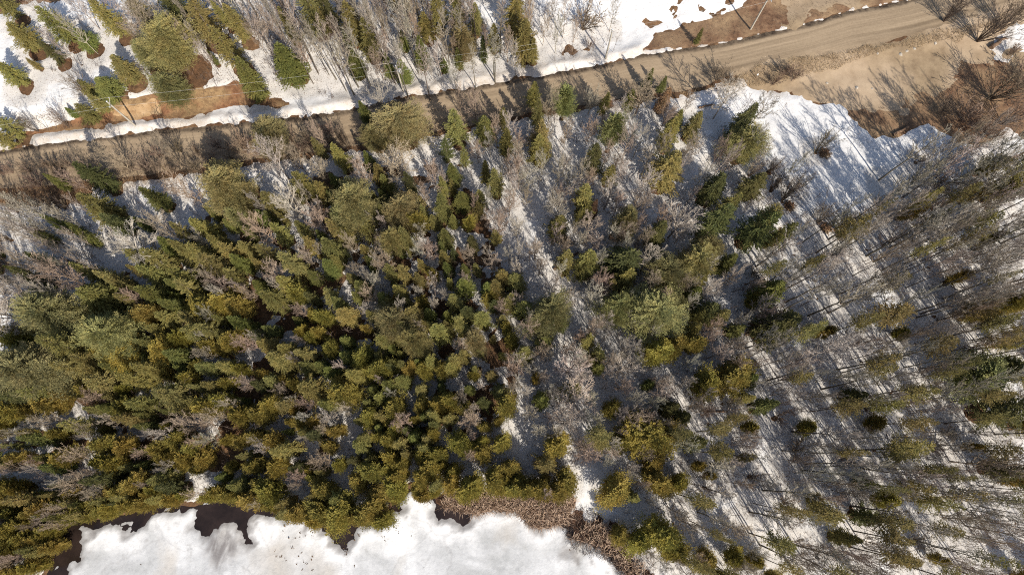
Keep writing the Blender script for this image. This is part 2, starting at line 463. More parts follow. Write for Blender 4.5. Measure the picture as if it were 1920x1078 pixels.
def flat_mat(name, c1, c2, scale=3.0, rough=0.8, stretch=None):
    m, nt, b = new_mat(name)
    nt.links.new(ramp(nt, noise_of(nt, scale, 6, 0.65, stretch=stretch), [(0.3, c1), (0.7, c2)]), b.inputs['Base Color'])
    b.inputs['Roughness'].default_value = rough
    b.inputs['Specular IOR Level'].default_value = 0.2
    M[name] = m
flat_mat('reed', (0.26, 0.17, 0.11), (0.58, 0.44, 0.33), 1.2)
flat_mat('dry_grass', (0.20, 0.14, 0.08), (0.42, 0.31, 0.19), 0.8)
flat_mat('brush', (0.07, 0.05, 0.04), (0.20, 0.15, 0.12), 0.7)
flat_mat('pole_wood', (0.30, 0.27, 0.22), (0.46, 0.42, 0.35), 2.0, 0.85, (4, 4, 0.4))
flat_mat('cable', (0.40, 0.39, 0.36), (0.50, 0.48, 0.45), 1.0, 0.5)
flat_mat('ceramic', (0.35, 0.36, 0.37), (0.55, 0.56, 0.57), 2.0, 0.35)
flat_mat('grey_metal', (0.42, 0.44, 0.45), (0.55, 0.57, 0.58), 2.0, 0.4)
flat_mat('log_wood', (0.09, 0.055, 0.035), (0.26, 0.17, 0.11), 1.5, 0.9, (1, 1, 1))
flat_mat('rock', (0.28, 0.25, 0.21), (0.48, 0.43, 0.36), 2.0, 0.85)
flat_mat('debris', (0.05, 0.035, 0.025), (0.16, 0.10, 0.06), 2.0, 0.9)
flat_mat('white_paint', (0.70, 0.69, 0.66), (0.82, 0.81, 0.79), 2.0, 0.5)

def add(name, me, mat, parent=None, color=None, **props):
    o = bpy.data.objects.new(name, me)
    COL.objects.link(o)
    if mat and me and not me.materials:
        me.materials.append(M[mat])
    if parent:
        o.parent = parent
    if color is not None:
        o.color = (*color, 1)
    for k, v in props.items():
        o[k] = v
    return o

def thing(name, label, category, loc, group=None):
    o = bpy.data.objects.new(name, None)
    o.empty_display_size = 0.5
    COL.objects.link(o)
    o.location = loc
    o['label'], o['category'] = label, category
    if group:
        o['group'] = group
    return o

# ------------------------------------------------------------------ the ground
def axis(lo, hi, step, far):
    core = np.arange(lo, hi + step / 2, step)
    ext = np.cumsum(step * 1.35 ** np.arange(1, 24))
    ext = ext[ext < far]
    return np.concatenate([lo - ext[::-1], core, hi + ext])

xs, ys = axis(-106, 106, 0.4, 1500), axis(-32, 90, 0.4, 1500)
GX, GY = np.meshgrid(xs, ys)
GZ = terrain(GX, GY)
far_fade = sstep(160, 400, np.hypot(GX, GY))
near = 1 - far_fade
n_big, n_mid, n_sm, n_fine = fbm(GX, GY, 12, 21), fbm(GX, GY, 3.5, 31), fbm(GX, GY, 1.4, 41, 3), fbm(GX, GY, 0.8, 47, 2)

def sheet(name, z, keep, mat, attrs=None, smooth=True, **props):
    ny, nx = z.shape
    idx = np.arange(nx * ny).reshape(ny, nx)
    q = np.stack([idx[:-1, :-1], idx[:-1, 1:], idx[1:, 1:], idx[1:, :-1]], -1).reshape(-1, 4)
    k = (keep[:-1, :-1] | keep[:-1, 1:] | keep[1:, 1:] | keep[1:, :-1]).ravel()
    q = q[k]
    used = np.unique(q)
    remap = np.full(nx * ny, -1)
    remap[used] = np.arange(len(used))
    v = np.stack([GX.ravel()[used], GY.ravel()[used], z.ravel()[used]], 1)
    at = {an: np.broadcast_to(a, z.shape).ravel()[used] for an, a in (attrs or {}).items()}
    return add(name, mesh_from(name, [(v, remap[q])], smooth, at), mat, **props)

def layer(name, field, thick, mat, lift=0.0, slope=0.16, **kw):
    """A sheet that lies on the terrain where field > 0 and dips under it where field < 0."""
    z = GZ + lift + np.clip(field * slope, -0.25, thick)
    return sheet(name, z, field > -1.6, mat, **kw)

dLake = sdf(lake_poly, GX, GY)
dRoad = sdf(road_poly, GX, GY)
sheet('ground', GZ + 0.05 * n_sm * near, np.ones_like(GX, bool), 'litter', kind='structure')

jag = 0.55 * n_mid + 0.45 * n_sm + 0.3 * n_fine
road_f = dRoad + 0.35 * n_mid + 0.15 * n_sm
upx, upy = np.array([p[0] for p in up_line]), np.array([p[1] for p in up_line])
acr = np.interp(GX, upx, upy) - GY
layer('road', road_f, 0.06, 'road_gravel', lift=0.0, slope=0.1, attrs={'across': acr, 'along': GX, 'track': np.clip(sum(np.exp(-((acr + 0.5 * fbm(GX, GY * 0.2, 14, 61) - a) / w) ** 2) * k for a, w, k in ((2.0, .35, .5), (3.7, .35, .6), (5.3, .5, .9), (6.6, .45, .8))) * (0.55 + 0.9 * fbm(GX, GY * 0.3, 9, 66)), 0, 1), 'wet': sstep(1.25, 0.5, acr + 0.3 * n_mid) * sstep(-1.5, -0.5, acr)}, kind='structure')

layer('dirt_bank', sdf(BANK, GX, GY) + jag, 0.05, 'needle_soil', lift=0.02, kind='structure')
layer('bank_sand_face', sdf(BANK_SAND, GX, GY) + jag * 1.4, 0.07, 'bank_sand', lift=0.03, kind='structure')
ne_f = sdf(NE_DIRT, GX, GY) + jag
layer('roadside_dirt', np.maximum(ne_f, sdf(CORNER, GX, GY) + jag), 0.05, 'brown_dirt', lift=0.02, kind='structure')
clear_f = sdf(CLEARING, GX, GY)
layer('sandy_clearing', np.maximum(np.maximum(clear_f * 0.6 - 0.4 + 2.0 * n_big, sdf(CLEAR_SAND, GX, GY) + 0.8), sdf(NE_SAND, GX, GY) + 2.0 * n_mid + 1.5 * n_big) + 1.3 * jag, 0.06, 'sand', lift=0.04, slope=0.1, kind='structure')
CLEAR_LIT = WG([(1590, 205), (1640, 200), (1700, 205), (1760, 170), (1800, 125), (1850, 130), (1960, 110), (2150, 120), (2150, 280), (1590, 280)])
layer('leaf_litter', np.minimum(sdf(CLEAR_LIT, GX, GY) * 0.6 + 1.5 * n_mid, clear_f + 0.5) + jag, 0.07, 'brown_dirt', lift=0.07, slope=0.1, kind='structure')
layer('marsh_ground', np.maximum(sdf(MARSH, GX, GY) + 1.0, sdf(REEDS, GX, GY) + 1.2) + jag, 0.06, 'marsh', lift=0.03, kind='structure')

# ------------------------------------------------------------------ where the trees stand (read off the photograph; crown centre and crown radius in its pixels)
# s olive spruce, g green fir, d dark spruce, c mustard cedar, p soft olive pine, l light green pine, r rust conifer
# b grey bare tree, w pale bare tree, n brown bare tree, k brown shrub, t slender conifer, a alder clump, v tall slender bare tree
TREES = '''
s 46 70 24;s 22 140 20;d 98 100 18;s 110 50 22;g 160 75 22;s 232 130 26;g 200 165 28;p 318 168 28|grey-green round pine;p 318 82 45|huge roadside pine;s 205 36 20;d 330 14 28;s 255 12 16;s 65 120 8;s 22 240 20;s 2 258 16
g 135 212 9;s 166 214 17;s 186 196 15;s 165 166 15;s 430 92 24;g 470 152 28;s 380 40 28;g 400 110 7;s 8 8 18;s 445 45 20;p 270 100 22
n 275 42 26;b 150 18 18;b 110 85 14;b 95 20 10;b 140 60 14;b 205 10 16;a 148 165 18;a 110 225 14;a 55 235 14;b 60 8 12;n 265 70 22;b 300 30 18
g 545 122 34|bright green fir;s 588 28 26;d 615 26 22;s 662 48 28|tall top-edge spruce;g 668 124 20|fir beside roadside gap;s 690 80 20;w 687 25 20;w 748 22 32|pale branching birch;s 820 28 22;s 857 22 18;p 868 78 26;s 892 40 16;g 790 102 18;g 757 80 11;g 757 136 17;g 728 126 14;s 966 28 24|open-snow tall spruce;s 984 82 26
g 860 112 12;d 906 96 10;g 832 122 10;s 800 55 18;s 925 75 14;s 1000 100 12
w 715 192 27|white roadside tree;p 752 232 42|big double-lobed pine;p 702 256 24;g 682 212 14|pointed fir at road edge;n 890 208 22;s 857 244 22;s 908 245 22;s 944 224 12;p 505 256 32;n 860 190 12
k 1095 38 34|big grey shrub;b 1045 60 12;b 1150 26 12;b 1060 30 12;b 1030 20 14;k 1105 85 9;b 1078 62 10;b 1020 55 12
s 1000 180 16;s 1010 215 16;s 1010 262 24|thick olive spruce column;l 1058 188 20|light green pine;n 1030 206 20;w 1110 182 22|white-limbed birch;s 1134 196 12;l 1150 248 20;g 1182 188 16;n 1202 186 30;g 1214 152 11;r 1244 190 13|tan dead conifer;g 1242 160 10;w 1185 250 18;w 1200 265 18
g 1265 228 17;s 1256 256 20;s 1300 238 20;w 1295 186 13|white sapling;d 1392 230 22;p 1398 268 38|wide snow-edge pine;b 1362 182 28;b 1425 210 26;k 1350 140 20;k 1375 150 14;g 1310 70 7|lone green seedling;k 1475 130 16;k 1495 140 16;k 1455 150 14;n 1350 290 13;b 1415 260 20
d 185 335 24|dark road-edge spruce;g 110 342 12;s 195 392 30;g 296 372 22|shaded green fir;p 430 352 46|big round olive pine;p 450 412 17;w 245 458 54|great pale bare tree;n 318 436 26;n 135 524 36|fan-shaped bare tree;g 110 420 15;g 86 446 15;g 163 446 16;g 78 486 15;s 346 440 17;s 392 430 23;g 270 420 13;s 302 488 26;s 352 470 20;s 410 500 26;s 384 478 26;s 350 522 22;s 176 512 19;d 70 522 17;s 440 478 20;n 356 362 27;n 395 520 20;n 425 540 16;d 225 420 20
w 545 384 36|bright silver bare tree;w 512 300 30;n 604 418 30|dark twiggy bare tree;n 745 316 36|tan wide bare tree;n 495 436 26;n 602 322 20;n 682 328 24;n 815 338 22;n 560 305 16
s 600 280 13;s 640 296 19;g 692 304 15;g 630 340 14;s 660 354 17;s 590 362 14;p 668 382 42|broad twin-topped pine;p 640 412 24;p 756 396 33|yellow-flanked pine;c 782 418 19;d 770 346 14;d 836 284 14;g 848 330 18;s 872 296 11;s 830 392 19;s 814 416 13;g 836 448 19;s 930 346 18;s 896 395 13;c 880 420 12
g 512 410 11;s 530 440 17;s 570 432 15;s 590 466 15;g 626 470 27|full green fir;s 690 474 15;p 736 452 23;s 690 432 18;g 620 505 20;s 552 498 28;g 590 522 15;g 700 506 9;s 756 514 17;g 842 508 14;g 870 510 13;s 665 526 15;s 786 524 14;c 812 516 12;s 942 524 20;n 810 474 16;n 722 498 22;n 662 464 16;n 668 510 15;w 782 470 15;n 880 482 18;n 935 430 20;s 470 470 18;s 505 475 16;s 655 445 15
s 1013 284 22;d 1115 300 21;s 1096 376 21;s 1086 408 10;s 1250 322 28|blue-shadow spruce;d 1336 354 26;d 1412 350 21;d 1342 420 28;d 1420 428 28;s 1470 440 15;r 1113 396 9|rust-red conifer;w 1146 360 30|pale feathery bare tree;b 1046 400 30|round grey tree;b 1106 430 26;w 1206 350 25;b 1216 300 24;w 1276 414 42|frost-white tree;b 1216 490 30;n 1290 284 20
p 1166 418 20;s 1100 500 23;d 1166 488 32;s 1172 526 20;d 1230 440 19;p 1250 510 30;p 1306 490 32|long olive pine;p 1322 468 20;s 1360 495 17;s 1230 538 15;s 966 530 22
a 1545 270 22|brown-mound shrub;a 1480 365 26|many-stemmed clump;a 1550 405 24;a 1582 420 24;a 1458 345 20;a 1575 470 18;k 1770 335 36|dark twiggy thicket;k 1735 390 26;s 1450 446 14;g 1440 548 30|bright pointed fir;d 1455 612 34|dark shaggy spruce
p 62 690 54|huge pale-olive pine;p 96 592 46;g 200 560 46|wide fan of green spruce;p 205 628 46|loose light-olive pine;c 290 590 26;s 322 600 22;g 300 558 30;s 136 656 36;s 176 676 24;c 240 668 32|broad left-hand cedar;c 310 660 26;s 200 722 26;s 265 716 22;s 330 742 30;s 270 756 22;c 390 580 30|orange cedar clump;c 422 570 26;s 366 602 23;c 450 572 26;s 402 622 20;c 440 640 23;g 455 612 21;c 400 652 19;s 396 690 19;s 430 690 19;g 346 694 16;c 100 758 22;b 20 590 48|left-edge grey tree;n 190 745 18;n 470 722 16;c 120 740 18;s 280 690 22;g 255 645 20
s 520 560 26;c 560 552 20;s 622 560 19;s 650 594 22;s 720 560 16;p 736 602 33|star-shaped olive pine;s 776 590 19;c 690 616 10;c 745 562 8;s 722 642 23;p 776 640 26;s 826 626 23;s 866 612 24;p 892 640 22;s 850 680 20;c 682 672 23;g 716 670 18;c 602 626 13;c 566 626 13;g 512 620 16;s 510 652 18;s 580 664 19;c 620 656 17;s 532 682 26;s 578 692 18;g 626 700 21;s 666 704 23;g 606 690 18;g 790 680 13;c 770 692 15;g 756 716 19;c 796 696 17;s 846 690 17;g 700 730 16;c 652 736 29|yellowish central cedar;s 586 736 26;g 690 756 13;g 726 746 11;g 880 730 13;g 826 725 10;s 790 730 16;c 840 750 18;c 872 764 15|small round cedar;g 795 780 13;c 742 766 25;s 720 780 15;c 490 780 21;s 540 762 20;w 690 582 15|small white tree;n 570 585 13;w 620 785 16;s 905 600 20;c 920 560 16
p 1030 592 31;g 1052 606 14;p 1160 576 28;p 1226 590 42|wide olive pine;p 1266 568 16;d 1326 582 22;g 1302 556 19;c 1232 660 26|yellow-tinted cedar;c 1262 655 18;c 1302 646 18;g 1122 690 13;g 1217 722 13|lone green fir;c 1320 722 23;c 1372 704 30|big right-hand cedar;g 1402 712 19;g 1016 750 18;g 1280 782 17;c 1146 766 15;d 1255 768 18;d 1430 762 18;s 986 666 17;s 1020 640 16;c 1005 712 9;w 1070 688 46|wide white bare crown;w 1170 690 36;b 1082 750 46|grey hazy crown;b 1060 792 34;b 1182 650 24;w 1110 562 26|silver birch;w 1192 768 19;w 1292 570 15;c 960 640 14
a 1885 165 46|great fan of bare stems;a 1862 52 34;a 1905 28 34;k 1815 215 30;k 1780 205 22;a 1905 215 30;k 1850 235 28;k 1900 95 16;a 1790 20 26;k 1935 150 34;b 1705 352 24;b 1758 302 26;v 1800 282 20;b 1690 398 22;b 1835 262 24;v 1664 372 18;v 1730 330 18;b 1880 290 26;t 1620 600 16;t 1680 590 28;w 1548 660 44|silver-white tree;w 1502 680 30;t 1664 680 16;l 1838 706 42|shaggy pine;l 1880 690 22;t 1772 650 20;t 1662 762 18;t 1720 742 20;d 1600 740 18;t 1842 576 20;t 1722 792 16;c 1512 802 14|yellow snow-bound cedar;d 1885 770 38|right-edge dark spruce;t 1600 762 16
k 1502 846 24|rusty shrub;t 1702 846 24;t 1552 970 24;d 1622 970 20;s 1582 1010 20;t 1682 982 22;t 1732 930 16;g 1622 906 14;t 1722 918 16;n 1832 980 32|lower-right brown crown;d 1885 880 26;t 1462 1020 20;w 1532 890 26;n 1852 866 36;s 1400 860 12
c 1212 820 36|largest mustard cedar;c 1162 828 20;c 1252 816 22;c 1042 836 24;s 1022 870 22;c 1062 900 22;c 986 916 20;n 1102 850 32|tan marsh-side crown;c 1152 916 29;c 1232 906 25;c 1272 904 18;s 1302 832 20;c 1242 1000 30;c 1202 1012 24;c 1162 1002 18;n 1282 976 25;c 1262 1032 24;c 1322 1050 18;c 1376 1046 18;n 1376 990 26;c 1330 892 9;c 1222 880 18;s 1186 930 14
c 742 912 25;c 792 892 22;c 702 882 20;c 522 872 22;c 512 922 24;c 602 952 26;c 642 962 28|ice-edge yellow cedar;c 702 952 24;c 562 962 22;c 672 905 18;c 862 832 22;c 822 850 18;c 905 850 18;c 880 912 24;c 925 900 22;c 850 885 16;c 955 880 18;s 765 850 14;s 800 820 14;c 960 915 20;c 1010 915 22;c 1045 920 18;c 720 975 18;c 590 975 16;c 480 930 22|big cedar above ice;c 430 925 20
'''
CONIFER = set('sgdcplrt')
entries = []
for line in TREES.strip().replace('\n', ';').split(';'):
    line = line.strip()
    if not line:
        continue
    a, _, lm = line.partition('|')
    k, px, py, r = a.split()
    px, py, r = float(px), float(py), float(r)
    if k in 'sgdcp' and 960 < px < 1480 and 300 < py < 830:
        r *= 1.15
    entries.append([k, px, py, r, lm.strip()])
n_hand = len(entries)

rr = random.Random(11)
pool_x, pool_y, pool_r = [e[1] for e in entries], [e[2] for e in entries], [e[3] for e in entries]
def inside(poly, x, y):
    c = False
    for i in range(len(poly)):
        x0, y0 = poly[i]; x1, y1 = poly[i - 1]
        if (y0 > y) != (y1 > y) and x < (x1 - x0) * (y - y0) / (y1 - y0) + x0:
            c = not c
    return c

def fill(poly, n, rlo, rhi, pick, gap=0.75, tries=60):
    x0, x1 = min(p[0] for p in poly), max(p[0] for p in poly)
    y0, y1 = min(p[1] for p in poly), max(p[1] for p in poly)
    done = 0
    for _ in range(n * tries):
        if done >= n:
            break
        x, y = rr.uniform(x0, x1), rr.uniform(y0, y1)
        if not inside(poly, x, y):
            continue
        r = rr.uniform(rlo, rhi)
        ax, ay, ar = np.array(pool_x), np.array(pool_y), np.array(pool_r)
        if np.any(np.hypot(ax - x, ay - y) < gap * (np.minimum(ar, 30) + r)):
            continue
        k = pick(x, y)
        entries.append([k, x, y, r, ''])
        pool_x.append(x); pool_y.append(y); pool_r.append(r)
        done += 1

def wpick(**w):
    ks, ws = list(w), list(w.values())
    return lambda x, y: rr.choices(ks, ws)[0]

def dense_pick(x, y):
    t = min(1, max(0, (y - 540) / 300))
    return rr.choices('sgcdn', [0.55 - 0.42 * t, 0.22 - 0.12 * t, 0.1 + 0.62 * t, 0.08, 0.09])[0]

fill([(-30, 620), (120, 610), (330, 420), (600, 330), (880, 310), (950, 560), (960, 800), (900, 900), (560, 965), (420, 925), (250, 955), (120, 965), (95, 1060), (-30, 1100)], 330, 8.5, 23, dense_pick, 0.55)
fill([(-30, 375), (165, 385), (165, 500), (90, 560), (-30, 580)], 58, 9, 17, wpick(v=3, b=4, k=2, n=1, g=0.6), 0.46)
fill([(370, -50), (1010, -50), (1005, 100), (860, 140), (620, 125), (500, 90), (400, 50)], 140, 9, 16, wpick(v=5, n=4, s=1, w=0.8), 0.46)
fill([(900, 240), (1250, 200), (1330, 330), (1450, 480), (1400, 780), (965, 790), (960, 640)], 138, 13, 22, wpick(b=5, n=3.5, w=2.4, s=1.0), 0.41)
fill([(960, 560), (1060, 560), (1150, 800), (1060, 880), (960, 800)], 16, 15, 24, wpick(b=3, w=2, n=2), 0.36)
fill([(1440, 400), (1620, 400), (1700, 345), (1990, 270), (1990, 1110), (1200, 1090), (1230, 960), (1080, 810), (1400, 770), (1400, 560)], 380, 10, 20, wpick(v=5, b=3.0, t=3.0, n=2.4, c=1.2, w=0.8, k=1.2), 0.42)
fill([(-30, 900), (120, 930), (250, 920), (330, 910), (480, 910), (620, 945), (740, 915), (900, 900), (1060, 900), (1060, 922), (960, 918), (850, 918), (745, 940), (640, 980), (560, 970), (480, 950), (400, 932), (330, 942), (240, 958), (140, 972), (112, 990), (90, 1060), (-30, 1090)], 75, 11, 17, wpick(c=6, s=1, n=0.8), 0.42)
fill([(1700, 285), (1990, 225), (1990, 700), (1750, 560)], 45, 13, 22, wpick(b=3, v=3, k=2, n=1), 0.40)
fill([(0, 790), (400, 780), (400, 900), (0, 900)], 14, 12, 18, wpick(n=2, b=3), 0.35)
fill([(540, 740), (800, 740), (830, 900), (560, 900)], 22, 11, 18, wpick(s=3, c=3, g=1, n=1), 0.42)
fill([(700, 600), (930, 600), (930, 800), (760, 760)], 10, 10, 15, wpick(s=3, g=1), 0.42)
fill([(340, 350), (860, 300), (930, 780), (420, 850)], 45, 9, 15, wpick(b=3, w=0.6), 0.34)
fill([(880, 260), (1000, 240), (1010, 420), (930, 600), (900, 430)], 22, 12, 18, wpick(b=2, n=2, s=1), 0.42)
fill([(-20, 318), (330, 276), (650, 236), (650, 270), (330, 322), (-20, 358)], 40, 11, 20, wpick(k=5, n=1), 0.5)
fill([(1300, 290), (1480, 300), (1520, 360), (1420, 330)], 7, 12, 18, wpick(a=2, b=2), 0.6)
fill([(150, 20), (380, 5), (400, 110), (260, 60)], 10, 8, 12, wpick(b=3, v=1), 0.6)

# ------------------------------------------------------------------ tree shapes (a few of each kind, shared by all trees of that kind)
def trunk_pts(R_, h, n=7, wig=0.12):
    z = np.linspace(-0.4, h, n)
    off = np.cumsum(R_.normal(0, wig, (n, 2)), 0) * 0.5
    off -= off[:1]
    off -= np.linspace(0, 1, n)[:, None] * off[-1:] * 0.5
    return np.column_stack([off, z])

def conifer_proto(seed, h, R, base=0.12, shape=0.85, gap=0.34, nb=7, droop=0.25, spray=0.42, wide=0.5, dens=7.0, ragged=0.25, lift=0.0, trunk_r=None, round_top=0.0, tuft=0.0, thin=1.0, sector=0.45):
    q = np.random.default_rng(seed)
    tr = trunk_pts(q, h * 0.985)
    tz = tr[:, 2]
    rad = np.interp(tz, [0, h], [trunk_r or 0.013 * h, 0.02])
    trunk = mesh_from('trunk_shape', tube(tr, rad, 6), True)
    z = base * h
    B, D, L = [], [], []
    az0 = q.uniform(0, 6.28)
    while z < h * 0.985:
        t = (z / h - base) / (1 - base)
        prof = (1 - t) ** shape
        if round_top:
            prof = (1 - round_top) * prof + round_top * math.sqrt(max(0, 1 - (2 * t - 0.75) ** 2 * (0.65 if t > 0.37 else 1.4)))
        prof = min(1.0, prof * min(1.0, 0.45 + 3.0 * t))
        n = max(3, int(round(nb * (0.55 + 0.6 * prof))))
        for k in range(n):
            if q.random() > thin:
                continue
            az = az0 + k * 6.283 / n + q.normal(0, 0.22)
            side = 1 + ragged * math.sin(az * 2 + seed) * 0.6
            ln = R * prof * side * (1 + ragged * q.normal(0, 0.9)) + 0.18
            if ln < 0.12:
                continue
            zz = z + q.uniform(-0.5, 0.5) * gap
            el = lift + 0.55 * t - droop * (1 - t) + q.normal(0, 0.10)
            c = np.array([np.interp(zz, tz, tr[:, 0]), np.interp(zz, tz, tr[:, 1]), zz])
            B.append(c); D.append((math.cos(az) * math.cos(el), math.sin(az) * math.cos(el), math.sin(el))); L.append(ln)
        az0 += 2.4
        z += gap * (1.0 - 0.35 * t)
    B, D, L = np.array(B), np.array(D), np.array(L)
    # sprays along every branch
    cnt = np.maximum(3, (L * dens).astype(int))
    bi = np.repeat(np.arange(len(B)), cnt * 2)
    n = len(bi)
    s = q.uniform(0.12, 1.0, n) ** 0.75
    sag = -0.10 * (s ** 2) * L[bi]
    base_p = B[bi] + D[bi] * (s * L[bi])[:, None]
    base_p[:, 2] += sag + q.normal(0, 0.035, n)
    lat = unit(np.cross(D[bi], np.array([0, 0, 1.0])))
    sg = np.where(q.random(n) < 0.5, -1.0, 1.0)
    base_p += lat * (sg * q.uniform(0, 1, n) ** 0.8 * sector * s * L[bi] * (3.14159 / nb) * 1.1)[:, None]
    base_p[:, 2] -= q.uniform(0, 0.12, n) * sector
    fwd = q.uniform(0.45, 1.1, n)
    dr = D[bi] * fwd[:, None] + lat * (sg * q.uniform(0.35, 0.9, n))[:, None]
    dr[:, 2] += q.normal(0.02 + tuft, 0.22 + 0.3 * tuft, n)
    dr = unit(dr)
    up = np.array([0, 0, 1.0]) + q.normal(0, 0.42, (n, 3))
    l2 = unit(np.cross(dr, up))
    ln = spray * (1.15 - 0.55 * s) * q.uniform(0.6, 1.3, n)
    crown = kites(base_p, dr, l2, ln, ln * wide * q.uniform(0.7, 1.3, n), -0.12 * ln * q.uniform(0, 1, n))
    tips = B + D * L[:, None]
    tips[:, 2] -= 0.10 * L
    crown += sticks(B, tips, np.clip(0.012 * L + 0.008, 0.01, 0.05), 0.006)
    # leader tuft
    n2 = 10
    az = q.uniform(0, 6.28, n2)
    dr2 = unit(np.column_stack([np.cos(az) * 0.5, np.sin(az) * 0.5, np.full(n2, 0.9)]))
    top = np.tile(tr[-1], (n2, 1)) - np.column_stack([np.zeros(n2), np.zeros(n2), q.uniform(0, 0.7, n2)])
    crown += kites(top, dr2, unit(np.cross(dr2, np.array([0.3, 0.2, 1.0]))), np.full(n2, 0.45), np.full(n2, 0.16), np.zeros(n2))
    return dict(h=h, R=R, trunk=trunk, crown=mesh_from('crown_shape', crown))

def grow(q, p, d, ln, n, bend, wob):
    """A polyline that curves towards bend."""
    pts = [p]
    d = np.array(d, float)
    for _ in range(n):
        d = unit(d + bend + q.normal(0, wob, 3))
        pts.append(pts[-1] + d * ln / n)
    return np.array(pts)

def bare_proto(seed, h, R, start=0.3, nl=18, el=(0.35, 1.05), sub=7, twig=6, trunk_r=None, twig_r=0.022, lift=0.10, split=False):
    q = np.random.default_rng(seed)
    tr = trunk_pts(q, h * (0.62 if split else 0.97), 8, 0.16)
    tz = tr[:, 2]
    r0 = trunk_r or 0.0135 * h
    rad = np.interp(tz, [0, h], [r0, 0.02])
    trunk = mesh_from('trunk_shape', tube(tr, rad, 6), True)
    ch, T0, T1 = [], [], []
    az = q.uniform(0, 6.28)
    for i in range(nl):
        t = start + (1 - start) * (i + q.random()) / nl
        zz = t * tz[-1]
        p = np.array([np.interp(zz, tz, tr[:, 0]), np.interp(zz, tz, tr[:, 1]), zz])
        az += 2.4 + q.normal(0, 0.4)
        u = (t - start) / (1 - start)
        e = el[0] + (el[1] - el[0]) * u + q.normal(0, 0.12)
        prof = math.sqrt(max(0.05, 1 - (1.35 * u - 0.45) ** 2))
        ln = R / max(0.35, math.cos(e)) * prof * q.uniform(0.75, 1.15)
        ln = min(ln, h * 0.5)
        limb = grow(q, p, (math.cos(az) * math.cos(e), math.sin(az) * math.cos(e), math.sin(e)), ln, 5, np.array([0, 0, lift]), 0.10)
        lr = float(np.interp(zz, [0, h], [r0, 0.04])) * 0.85
        ch += tube(limb, np.linspace(lr, 0.022, len(limb)), 4, False)
        for j in range(sub):
            s = 0.22 + 0.78 * (j + q.random()) / sub
            k = min(4, int(s * 5)); f = s * 5 - k
            pp = limb[k] * (1 - f) + limb[min(k + 1, 5)] * f
            dd = unit(limb[min(k + 1, 5)] - limb[k])
            rnd = unit(q.normal(0, 1, 3)); rnd = unit(rnd - dd * rnd.dot(dd))
            d2 = unit(dd + rnd * q.uniform(0.5, 1.0) + np.array([0, 0, 0.18]))
            l2 = ln * q.uniform(0.28, 0.5) * (1.15 - 0.6 * s)
            sb = grow(q, pp, d2, l2, 3, np.array([0, 0, 0.10]), 0.14)
            ch += tube(sb, np.linspace(max(0.022, lr * 0.45), 0.016, 4), 3, False)
            for _ in range(twig):
                a = q.uniform(0.15, 1.0) * 3
                k2 = min(2, int(a)); f2 = a - k2
                p3 = sb[k2] * (1 - f2) + sb[k2 + 1] * f2
                d3 = unit(unit(sb[k2 + 1] - sb[k2]) + unit(q.normal(0, 1, 3)) * q.uniform(0.45, 0.95) + np.array([0, 0, 0.15]))
                l3 = q.uniform(0.35, 1.0) * min(1.3, 0.3 + l2 * 0.5)
                mid = p3 + d3 * l3 * 0.5
                T0.append(p3); T1.append(mid)
                d4 = unit(d3 + q.normal(0, 0.3, 3))
                T0.append(mid); T1.append(mid + d4 * l3 * 0.5)
                d5 = unit(d3 + q.normal(0, 0.55, 3))
                T0.append(mid); T1.append(mid + d5 * l3 * 0.4)
    ch += sticks(T0, T1, twig_r, twig_r * 0.6)
    return dict(h=h, R=R, trunk=trunk, crown=mesh_from('crown_shape', ch))

def shrub_proto(seed, h, R, stems=12, twigs=9, r0=0.04, spread=0.75, twig_r=0.022):
    q = np.random.default_rng(seed)
    ch, T0, T1, st = [], [], [], []
    for i in range(stems):
        az = q.uniform(0, 6.28)
        tilt = q.uniform(0.12, 1.0) * spread
        ln = h * q.uniform(0.75, 1.1) / max(0.6, math.cos(tilt))
        p = np.array([q.normal(0, 0.05), q.normal(0, 0.05), -0.15])
        s = grow(q, p, (math.cos(az) * math.sin(tilt), math.sin(az) * math.sin(tilt), math.cos(tilt)), ln, 6, np.array([0, 0, 0.03]), 0.06)
        st += tube(s, np.linspace(r0, 0.012, 7), 4, False)
        for _ in range(twigs):
            a = q.uniform(0.25, 1.0) * 6
            k = min(5, int(a)); f = a - k
            pp = s[k] * (1 - f) + s[k + 1] * f
            dd = unit(unit(s[k + 1] - s[k]) + unit(q.normal(0, 1, 3)) * q.uniform(0.35, 0.8))
            l2 = q.uniform(0.2, 0.42) * h * (1.1 - a / 9)
            m = pp + dd * l2 * 0.5
            T0.append(pp); T1.append(m)
            for _ in range(3):
                T0.append(m); T1.append(m + unit(dd + q.normal(0, 0.33, 3)) * l2 * q.uniform(0.35, 0.6))
    return dict(h=h, R=R, trunk=None, crown=mesh_from('branches_shape', st + sticks(T0, T1, twig_r, twig_r * 0.6)))

